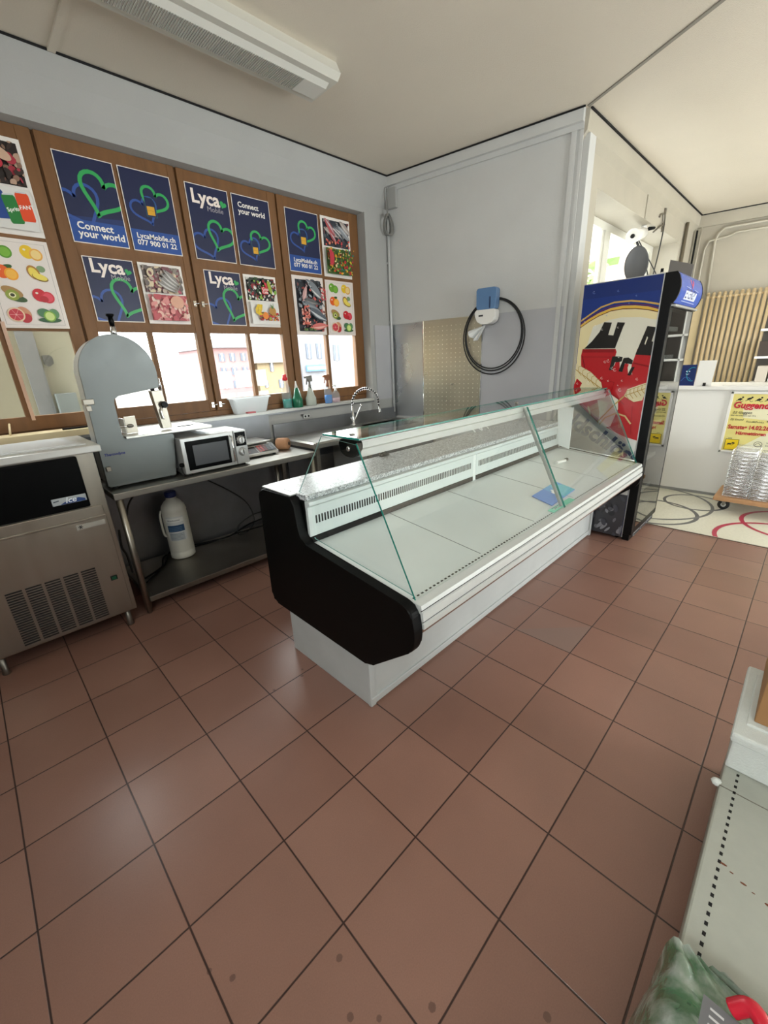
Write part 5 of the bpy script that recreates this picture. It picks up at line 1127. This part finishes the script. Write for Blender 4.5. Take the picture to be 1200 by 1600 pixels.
# ------- on top of the fridge and on the side wall
t = thing('satellite_dish', 'dark grey oval dish standing on top of the beer fridge', 'dish', (3.78, .58, 2.1))
mb = MB(); mb.lathe([(.001, -.012), (.06, -.008), (.12, .006), (.135, .014), (.135, .018), (.12, .012), (.06, -.002), (.001, -.006)], (0, 0, 0), mat('dish_grey', '#5f5f60', .5), 36)
mb.xf(Matrix.Translation((3.78, .585, 2.232)) @ Matrix.Rotation(radians(28), 4, 'Z') @ Matrix.Rotation(radians(-84), 4, 'Y') @ Matrix.Scale(.64, 4, (0, 1, 0))); mb.build('reflector', None, t)
mb = MB(); mb.box(3.76, 3.82, .55, .62, 2.101, 2.115, M_dark); mb.tube([(3.80, .585, 2.11), (3.80, .585, 2.2)], .01, M_steel_d); mb.build('stand', None, t)
mb = MB(); mb.prism([(.19, 2.101), (.355, 2.101), (.35, 2.245), (.185, 2.185)], 'x', 3.885, 3.90, mat('board_grey', '#7b7671', .5), .001); mb.xf(Matrix.Translation((0, .02, 0))); tag(mb.build('grey_board'), 'flat grey board standing on top of the fridge above the canopy', 'board')
t = thing('small_bottle', 'tiny white bottle with black cap on top of the fridge beside the grey panel', 'bottle', (3.84, .405, 2.1))
mb = MB(); mb.lathe([(.012, 2.101), (.012, 2.15), (.008, 2.16)], (3.84, .405, 0), M_whitep, 14); mb.build('body', M_whitep, t); mb = MB(); mb.lathe([(.011, 2.16), (.011, 2.185)], (3.84, .405, 0), M_black, 14); mb.build('cap', M_black, t)
t = thing('wall_camera', 'white tube camera mounted under the window lintel with hanging wires', 'camera', (5.95, 1.25, 2.97))
mb = MB(); mb.lathe([(.03, 2.975), (.035, 2.95), (.012, 2.945), (.012, 2.90)], (5.93, 1.2, 0), M_whitep, 16); mb.build('mount', M_whitep, t)
mb = MB(); mb.tube([(5.93, 1.2, 2.90), (5.45, 1.16, 2.79)], [.055, .075], M_whitep, 18); mb.tube([(5.45, 1.16, 2.79), (5.442, 1.159, 2.788)], .022, M_dark, 16); mb.tube([(6.05, 1.18, 2.955), (6.12, 1.14, 2.97)], .02, M_dark); mb.build('camera_body', M_whitep, t)
mb = MB(); mb.tube(bez([(5.55, 1.15, 2.76), (5.5, 1.08, 2.60), (4.9, .9, 2.36), (4.2, .75, 2.12)], 8), .006, M_rubber); mb.tube(bez([(5.6, 1.15, 2.76), (5.7, 1.05, 2.50), (5.6, .95, 2.25), (5.3, .88, 2.05)], 8), .006, M_rubber); mb.tube(bez([(5.65, 1.15, 2.77), (6.2, 1.05, 2.45), (6.6, 1.0, 2.2), (6.7, 1.0, 2.0)], 8), .006, M_rubber); mb.build('wires', M_rubber, t)
mb = MB(); mb.tube(bez([(6.35, 1.11, 3.17), (6.36, 1.10, 3.0), (6.3, 1.10, 2.7), (6.1, 1.08, 2.3), (6.1, 1.08, 1.9)], 8), .007, M_rubber); mb.tube(bez([(6.15, 1.11, 3.08), (6.24, 1.10, 3.12), (6.28, 1.10, 3.02), (6.18, 1.10, 2.98), (6.0, 1.11, 2.90)], 8), .010, M_steel_d); mb.box(6.33, 6.37, 1.10, 1.119, 2.95, 3.2, M_steel_d)
tag(mb.build('hanging_wire'), 'black wires hanging down the hall wall beside the white window', 'cable')
mb = MB(); mb.tube([(7.42, 1.09, 1.0), (7.42, 1.09, 3.22)], .022, mat('brown_pipe', '#6f6657', .6)); mb.tube([(7.96, 1.07, 1.0), (7.96, 1.07, 3.2)], .012, M_dark)
tag(mb.build('vertical_pipe'), 'dark vertical pipes on the hall wall near the far corner', 'pipe')

# ================================================================== HALL: BAR, RADIATOR, SHELVES
t = thing('bar_counter', 'white bar counter across the bright hall behind the fridge', 'counter', (5.6, -.8, 0))
mb = MB(); mb.box(5.36, 5.95, -2.3, 1.0, .0, 1.15, M_whitep, .003); mb.box(5.35, 5.362, -2.3, 1.0, .0, .03, mat('bar_base', '#8f8f8c', .5)); mb.build('front', None, t)
mb = MB(); mb.box(5.33, 6.0, -2.35, 1.0, 1.15, 1.19, M_whitep, .004); mb.build('countertop', M_whitep, t)
def yz(x): return lambda u, v, h: (x - h, u, v)
mb = MB(); mb.prism([(.30, 1.192), (.435, 1.192), (.435, 1.41), (.30, 1.41)], 'x', 5.345, 5.36, P('#1b2a5c'))
f = Flat(mb, lambda u, v, h: (5.345 - h, .435 - u, 1.192 + v)); f.clip = (0, .135, 0, .218)
f.stroke([(.105 + .05 * cos(a), .12 + .07 * sin(a)) for a in [1.2 + i * .2 for i in range(20)]], .007, '#2b8fa0'); f.stroke([(.01, .05), (.04, .09), (.08, .085), (.1, .06)], .004, '#5a7fc0'); f.ell(.05, .15, .006, .006, '#e8eef4'); f.ell(.075, .15, .006, .006, '#e8eef4'); f.stroke([(.045, .125), (.06, .117), (.075, .125)], .004, '#e8eef4')
tag(mb.build('blue_card_stand', None, None, fix=False), 'small navy card standing on the bar beside the fridge door', 'sign')
mb = MB(); mb.prism([(.145, 1.192), (.295, 1.192), (.285, 1.45), (.135, 1.45)], 'x', 5.335, 5.345, M_whitep); mb.box(5.325, 5.336, .16, .28, 1.192, 1.21, M_whitep); mb.box(5.31, 5.325, .19, .215, 1.192, 1.225, M_dark); tag(mb.build('white_card_stand'), 'white card holder standing on the bar beside the navy card', 'sign')
mb = MB(); mb.box(5.36, 5.5, -.3, .05, 1.191, 1.197, M_whitep); tag(mb.build('bar_papers'), 'flat white papers lying on the bar top', 'paper')
# event poster in a white frame
t = thing('framed_event_poster', 'yellow and white carnival event poster in a white frame on the bar front', 'framed poster', (5.34, -.35, .5))
PY0, PY1, PZ0, PZ1 = -.045, -.80, .505, 1.137
mb = MB()
for b in ((PY1, PY0, PZ0, PZ0 + .022), (PY1, PY0, PZ1 - .022, PZ1), (PY1, PY1 + .022, PZ0, PZ1), (PY0 - .022, PY0, PZ0, PZ1)): mb.box(5.322, 5.345, b[0], b[1], b[2], b[3], M_whitep, .002)
mb.build('frame', M_whitep, t)
mb = MB(); mb.box(5.335, 5.345, PY1 + .02, PY0 - .02, PZ0 + .02, PZ1 - .02, P('#e9dc8a'))
f = Flat(mb, lambda u, v, h: (5.335 - h, PY0 - .02 - u, PZ0 + .02 + v)); f.clip = (0, .715, 0, .592)
f.poly([(.10, 0), (.715, 0), (.715, .25), (.35, .22)], '#ebe7c6'); f.poly([(.12, .35), (.715, .30), (.715, .50), (.1, .46)], '#efe9c4')
rg = random.Random(2)
for k in range(5):
    x = .06 + k * .075; f.ell(x, .535 + .008 * (k % 2), .020, .010, '#1c1a18', .3); f.stroke([(x - .03, .52), (x - .01, .53), (x, .55)], .005, '#1c1a18'); f.stroke([(x, .53), (x + .015, .512), (x + .03, .52)], .004, '#1c1a18'); f.ell(x + .02, .556, .008, .008, '#1c1a18')
f.text('Guggendance', .018, .448, .088, '#b5172c', .03, shear=.15, sx=.9); f.text('Guggendance', .016, .451, .088, '#c9223a', .012, shear=.15, sx=.9)
f.text('22 Guggen', .025, .392, .036, '#20201e', .012, shear=.25); f.text('5 Bars', .30, .392, .04, '#20201e', .012, shear=.25); f.text('über den Dächern von 19 h', .015, .367, .018, '#3a3a36', .01)
f.text('DJ Sound', .02, .322, .028, '#2a2a28', .008, shear=.25); f.text('Food&Drinks', .15, .305, .026, '#2a2a28', .008, shear=.25); f.text('8 Lokale', .31, .315, .028, '#2a2a28', .008, shear=.25)
f.text('Samstag 14.02.26', .015, .235, .058, '#b5172c', .035, sx=.82); f.text('Härmettingen', .09, .178, .048, '#b5172c', .035, sx=.9)
f.rect(.02, .135, .012, .125, '#26241c'); f.rect(.024, .131, .016, .121, '#e9c820'); f.ell(.06, .075, .02, .008, '#26241c'); f.ell(.09, .085, .014, .008, '#26241c'); f.stroke([(.04, .06), (.06, .072), (.08, .06), (.1, .08)], .004, '#26241c'); f.text('VVK', .04, .128, .018, '#26241c', .01)
f.stroke([(.29 + .032 * cos(a), .09 + .026 * sin(a)) for a in [2 * pi * i / 20 for i in range(20)]], .004, '#26241c', True); f.stroke([(.265, .08), (.29, .105), (.315, .08)], .004, '#26241c'); f.text('Tickets', .35, .10, .02, '#26241c', .006); f.text('Eintritt', .35, .075, .02, '#26241c', .006)
mb.build('print', None, t, fix=False)
# dolly with wire baskets
t = thing('wooden_dolly', 'wooden transport dolly on black castors in front of the bar', 'dolly', (4.95, -.6, 0))
mb = MB(); mb.box(4.74, 5.24, -1.0, -.155, .125, .165, M_ply, .006); mb.build('deck', M_ply, t)
for x, y in ((4.90, -.235), (5.14, -.235), (4.90, -.92), (5.14, -.92)):
    mb = MB(); mb.box(x - .025, x + .025, y - .03, y + .03, .115, .126, M_steel_d); mb.prism([(y - .022, .12), (y + .022, .12), (y + .01, .045), (y - .01, .045)], 'x', x - .022, x - .016, M_steel_d); mb.prism([(y - .022, .12), (y + .022, .12), (y + .01, .045), (y - .01, .045)], 'x', x + .016, x + .022, M_steel_d); cs = mb.build('castor', M_steel_d, t)
    mb = MB(); mb.lathe([(.020, -.012), (.046, -.014), (.050, -.006), (.050, .006), (.046, .014), (.020, .012)], (x, y, .05), M_rubber, 26, 'x'); mb.lathe([(.022, -.015), (.022, .015)], (x, y, .05), M_alu, 16, 'x'); mb.build('wheel', None, cs)
def basket(z, y0, y1, x0, x1, lab, first=None):
    mb = MB(); r = .003
    for zz in (z + .004, z + .030):
        mb.tube([(x0, y0, zz), (x1, y0, zz), (x1, y1, zz), (x0, y1, zz)], r, M_chrome, 6, closed=True)
    for i in range(17):
        y = y0 + (y1 - y0) * i / 16; mb.tube([(x0, y, z + .030), (x0, y, z + .004), (x1, y, z + .004), (x1, y, z + .030)], .0018, M_chrome, 4)
    for i in range(9):
        x = x0 + (x1 - x0) * i / 8; mb.tube([(x, y0, z + .030), (x, y0, z + .004), (x, y1, z + .004), (x, y1, z + .030)], .0018, M_chrome, 4)
    return mb.build('wire_basket', M_chrome)
b0 = None
NB = 13
words = ['lowest', 'second', 'third', 'fourth', 'fifth', 'sixth', 'seventh', 'eighth', 'ninth', 'tenth', 'eleventh', 'twelfth', 'topmost']
for k in range(NB):
    if b0 is None: b = b0 = basket(.166, -.215, -.40, 4.80, 5.18, '')
    else: b = b0.copy(); COL.objects.link(b)
    b.location = (0, 0, .0353 * k + .002)
    tag(b, 'chrome wire basket, %s from the bottom in the left stack on the dolly' % words[k] if 0 < k < 12 else 'chrome wire basket, %s in the left stack on the dolly' % words[k], 'basket', 'wire baskets on the dolly')
for k in range(NB - 1):
    b = b0.copy(); COL.objects.link(b); b.location = (-.012, -.20, .0353 * k + .002)
    tag(b, 'chrome wire basket, %s from the bottom in the right stack on the dolly' % words[k] if k > 0 else 'chrome wire basket, lowest in the right stack on the dolly', 'basket', 'wire baskets on the dolly')
# radiator on the far wall
t = thing('column_radiator', 'tall beige column radiator on the far wall above the bar', 'radiator', tuple(onf(.6, 0, .9)))
rm = mat('radiator_enamel', '#cdb68f', .4)
for i in range(12):
    s = .32 + i * .066
    mb = MB()
    for off in (.10,):
        p = onf(s, off); mb.tube([(p.x, p.y, .95), (p.x, p.y, 2.33)], .0225, rm, 14)
        mb.lathe([(.0205, 2.33), (.016, 2.345), (.004, 2.352)], (p.x, p.y, 0), rm, 12)
    a, b = onf(s, .06), onf(s, .13)
    for z in (1.0, 2.28): mb.tube([(a.x, a.y, z), (b.x, b.y, z)], .016, rm, 8)
    mb.build('column', rm, t)
mb = MB(); a, b = onf(.30, .095), onf(1.07, .095)
for z in (1.0, 2.28): mb.tube([(a.x, a.y, z), (b.x, b.y, z)], .014, rm, 8)
mb.build('header_pipe', rm, t)
mb = MB(); p = [onf(.02, .03), onf(.27, .03), onf(.27, .05), onf(.02, .05)]; mb.prism([(q.x, q.y) for q in p], 'z', 1.0, 2.28, M_cream); tag(mb.build('wall_board'), 'pale wooden board on the far wall left of the radiator', 'board')
mb = MB(); p = [onf(.16, .03, 0), onf(.20, .03, 0), onf(.20, .06, 0), onf(.16, .06, 0)]; pp = mat('hall_pipe', '#b9b3a4', .5)
def fp3(s, z, off=.03): q = onf(s, off); return (q.x, q.y, z)
mb.tube([fp3(.30, 2.33), fp3(.27, 3.03), fp3(.29, 3.12), fp3(.36, 3.19), fp3(2.6, 3.19)], .016, pp); tag(mb.build('heating_pipe'), 'upper painted heating pipe bending down to the radiator on the far wall', 'pipe')
mb = MB(); mb.tube([fp3(.16, 1.0), fp3(.16, 2.95), fp3(.20, 3.05), fp3(.44, 3.08), fp3(.50, 3.11), fp3(2.6, 3.11)], .014, pp); tag(mb.build('heating_pipe'), 'lower painted heating pipe running beside the radiator to the bar', 'pipe')
mb = MB(); mb.tube([fp3(.0, 1.0, .05), fp3(.0, 3.24, .05)], .02, pp); mb.tube([fp3(.08, 2.4, .05), fp3(.08, 3.24, .05)], .012, pp); tag(mb.build('riser_pipe'), 'thick painted riser pipe in the far corner of the hall', 'pipe')
t = thing('shelf_unit', 'white shelving unit right of the beige radiator', 'shelf', (7.9, -.45, 0))
sx0, sx1 = 7.75, 8.12
mb = MB()
for z in (.1, .6, 1.05, 1.40, 1.76): 
    mb = MB(); mb.box(sx0, sx1, -1.2, .06, z, z + .03, M_whitep); mb.build('shelf_board', M_whitep, t)
for y in (-1.2, -.55):
    mb = MB(); mb.box(sx0, sx1, y, y + .02, 0, 2.2, M_whitep); mb.build('side_panel', M_whitep, t)
mb = MB(); mb.box(sx1 - .01, sx1, -1.2, .06, .1, 2.2, mat('shelf_back', '#4a443e', .7)); mb.build('back_panel', None, t)
for k, (c, y, w_, h_) in enumerate((('#b9b0a4', -.12, .12, .22), ('#c9c5bb', -.26, .12, .24), ('#3b2f28', -.10, .14, .20), ('#59483c', -.28, .12, .16))):
    z = 1.43 - (.35 if k < 2 else 0); z = 1.08 if k < 2 else 1.43
    mb = MB(); mb.box(7.8, 8.0, y, y + w_, z, z + h_, P(c, .5), .004)
    tag(mb.build('storage_box'), ['pale grey box on the lower visible shelf, next to the radiator', 'whitish box on the lower visible shelf, second from the radiator', 'dark brown box on the upper visible shelf, next to the radiator', 'brown box on the upper visible shelf, second from the radiator'][k], 'box', 'boxes on the hall shelves')

# ================================================================== RIGHT FOREGROUND
t = thing('store_shelf', 'low white perforated metal store shelf along the right edge of the photo', 'shelf', (.8, -.95, 0))
gm = mat('shelf_enamel', '#a5a79d', .5, noise=.08, nscale=30, bump=.05, bscale=200)
mb = MB(); mb.box(-.4, 1.35, -1.25, -.712, .27, .30, gm, .006); tp = mb.build('top_plate', gm, t)
mb = MB(); mb.box(-.4, 1.35, -.735, -.718, .0, .27, gm, .003); mb.build('front_plate', gm, t)
mb = MB(); x = -.35
while x < 1.30: mb.box(x, x + .010, -.752, -.745, .2995, .3006, M_dark); x += .0255
tag(mb.build('perforation', M_dark, tp), kind='stuff')
mb = MB(); mb.box(.955, .958, -1.25, -.712, .2995, .3005, M_steel_d); mb.build('plate_joint', M_steel_d, tp)
mb = MB(); rm_ = mat('rust', '#6e3a20', .8)
for (a, b, r) in ((.70, -.757, .009), (.69, -.775, .005), (.68, -.80, .008), (.672, -.82, .004), (.665, -.85, .010)): mb.lathe([(r * .6, .3003), (r * .5, .3009)], (a, b, 0), rm_, 7, sx=.6, sy=1.5)
tag(mb.build('rust_spots', rm_, tp), kind='stuff')
t = thing('foam_box', 'white polystyrene box standing on the right hand store shelf', 'box', (1.2, -.85, .3))
mb = MB(); mb.box(1.045, 1.44, -1.1, -.712, .301, .41, M_foam, .006); mb.build('tub', M_foam, t); mb = MB(); mb.box(1.035, 1.45, -1.11, -.705, .41, .445, M_foam, .008); mb.box(1.10, 1.4, -1.07, -.733, .443, .452, M_foam, .004); mb.build('lid', M_foam, t)
t = thing('cardboard_box', 'brown cardboard box standing on the white polystyrene box', 'box', (1.3, -.95, .45))
mb = MB(); mb.box(1.12, 1.50, -1.2, -.748, .4535, .64, M_card, .004); mb.build('carton', M_card, t)
mb = MB(); mb.box(1.115, 1.12, -.90, -.79, .50, .60, mat('green_print', '#4d5a2c', .6)); mb.box(1.1135, 1.1155, -.885, -.80, .51, .59, mat('brown_print', '#6b4c2c', .7)); mb.build('printed_side', None, bpy.data.objects['carton'])
mb = MB(); mb.lathe([(.002, 0), (.012, .004), (.016, .012), (.010, .02), (.002, .024)], (0, 0, 0), M_foam, 8); mb.xf(Matrix.Translation((.97, -.705, .282))); tag(mb.build('foam_crumb'), 'torn bit of white foam clinging to the shelf edge beside the foam box', 'foam')
# plastic bag
def bag_material():
    m = clearplastic('bag_plastic', '#a7b5a5', .72); nt = m.node_tree; b = nt.nodes['Principled BSDF']; tc = nt.nodes.new('ShaderNodeTexCoord')
    n = nt.nodes.new('ShaderNodeTexNoise'); n.inputs['Scale'].default_value = 16; n.inputs['Detail'].default_value = 6; nt.links.new(tc.outputs['Object'], n.inputs['Vector'])
    r = nt.nodes.new('ShaderNodeValToRGB'); e = r.color_ramp.elements; e[0].position = .4; e[0].color = lin('#4e7a55'); e[1].position = .62; e[1].color = lin('#b4bdb4')
    nt.links.new(n.outputs['Fac'], r.inputs[0]); nt.links.new(r.outputs[0], b.inputs['Base Color'])
    bp = nt.nodes.new('ShaderNodeBump'); bp.inputs['Strength'].default_value = .8; bp.inputs['Distance'].default_value = .02; nt.links.new(n.outputs['Fac'], bp.inputs['Height']); nt.links.new(bp.outputs[0], b.inputs['Normal'])
    return m
t = thing('plastic_bag', 'crumpled clear and green plastic bag with grey label, bottom right corner', 'bag', (.2, -.85, .3))
rg = random.Random(11)
mb = MB(); bagm = bag_material()
n1, n2 = 34, 22; V_ = []
for i in range(n1):
    row = []
    for j in range(n2):
        u = i / (n1 - 1); v = j / (n2 - 1)
        x = .405 - .62 * u; y = -.70 - .42 * v + .02 * sin(7 * u) * (1 - v)
        if u < .12: y = -.70 - (.42 * v) * (.25 + u * 6.2)
        z = .315 + .13 * (sin(pi * min(1, v * .8 + .15)) ** .7) * (sin(pi * min(1, u * .75 + .05)) ** .6) + rg.uniform(-.014, .014) + .012 * sin(23 * u + 9 * v) + .010 * sin(31 * v - 13 * u)
        if v == 0: z = .12; y += .015
        elif j == 1: y += .018
        row.append(mb.bm.verts.new((x, y, z)))
    V_.append(row)
for i in range(n1 - 1):
    for j in range(n2 - 1): fc = mb.bm.faces.new((V_[i][j], V_[i + 1][j], V_[i + 1][j + 1], V_[i][j + 1])); fc.smooth = True
o = mb.build('bag_film', bagm, t); sm = o.modifiers.new('s', 'SUBSURF'); sm.levels = sm.render_levels = 1
mb = MB(); gmt = mat('green_contents', '#49704d', .7, noise=.6, nscale=14)
mb.lathe([(.02, .302), (.16, .31), (.19, .35), (.14, .385), (.03, .40)], (.12, -.92, 0), gmt, 22, sx=1.25); mb.build('contents', gmt, t)
mb = MB(); f = Flat(mb, lambda u, v, h: (.285 - v, -.755 - u, .455 - .05 * u + h)); f.rect(0, .075, 0, .14, '#6c6d70')
for k in range(9): f.rect(.012, .012 + .02 + .005 * (k * 7 % 6), .012 + k * .013, .016 + k * .013, '#c9cacb')
mb.build('label_patch', None, t, fix=False)
mb = MB(); mb.tube(bez([(.345, -.80, .475), (.36, -.83, .495), (.345, -.86, .50), (.30, -.87, .49), (.22, -.86, .475)], 8), [.010] + [.018] * 30 + [.014] * 2, P('#c81f34', .25)) if False else mb.tube(bez([(.352, -.815, .455), (.362, -.835, .478), (.345, -.855, .48), (.30, -.862, .475), (.20, -.86, .465)], 8), .014, P('#c81f34', .25))
tag(mb.xf(Matrix.Translation((-.055, .02, .0))).build('red_clasp'), 'glossy red plastic clasp lying on the plastic bag in the bottom right corner', 'clasp')
mb = MB(); mb.tube(bez([(.345, -.882, .458), (.34, -.90, .47), (.25, -.905, .46)], 6), .012, P('#e0b21e', .3)); tag(mb.xf(Matrix.Translation((-.05, .018, .0))).build('yellow_ribbon'), 'yellow plastic strip beside the red clasp at the photo edge', 'strip')
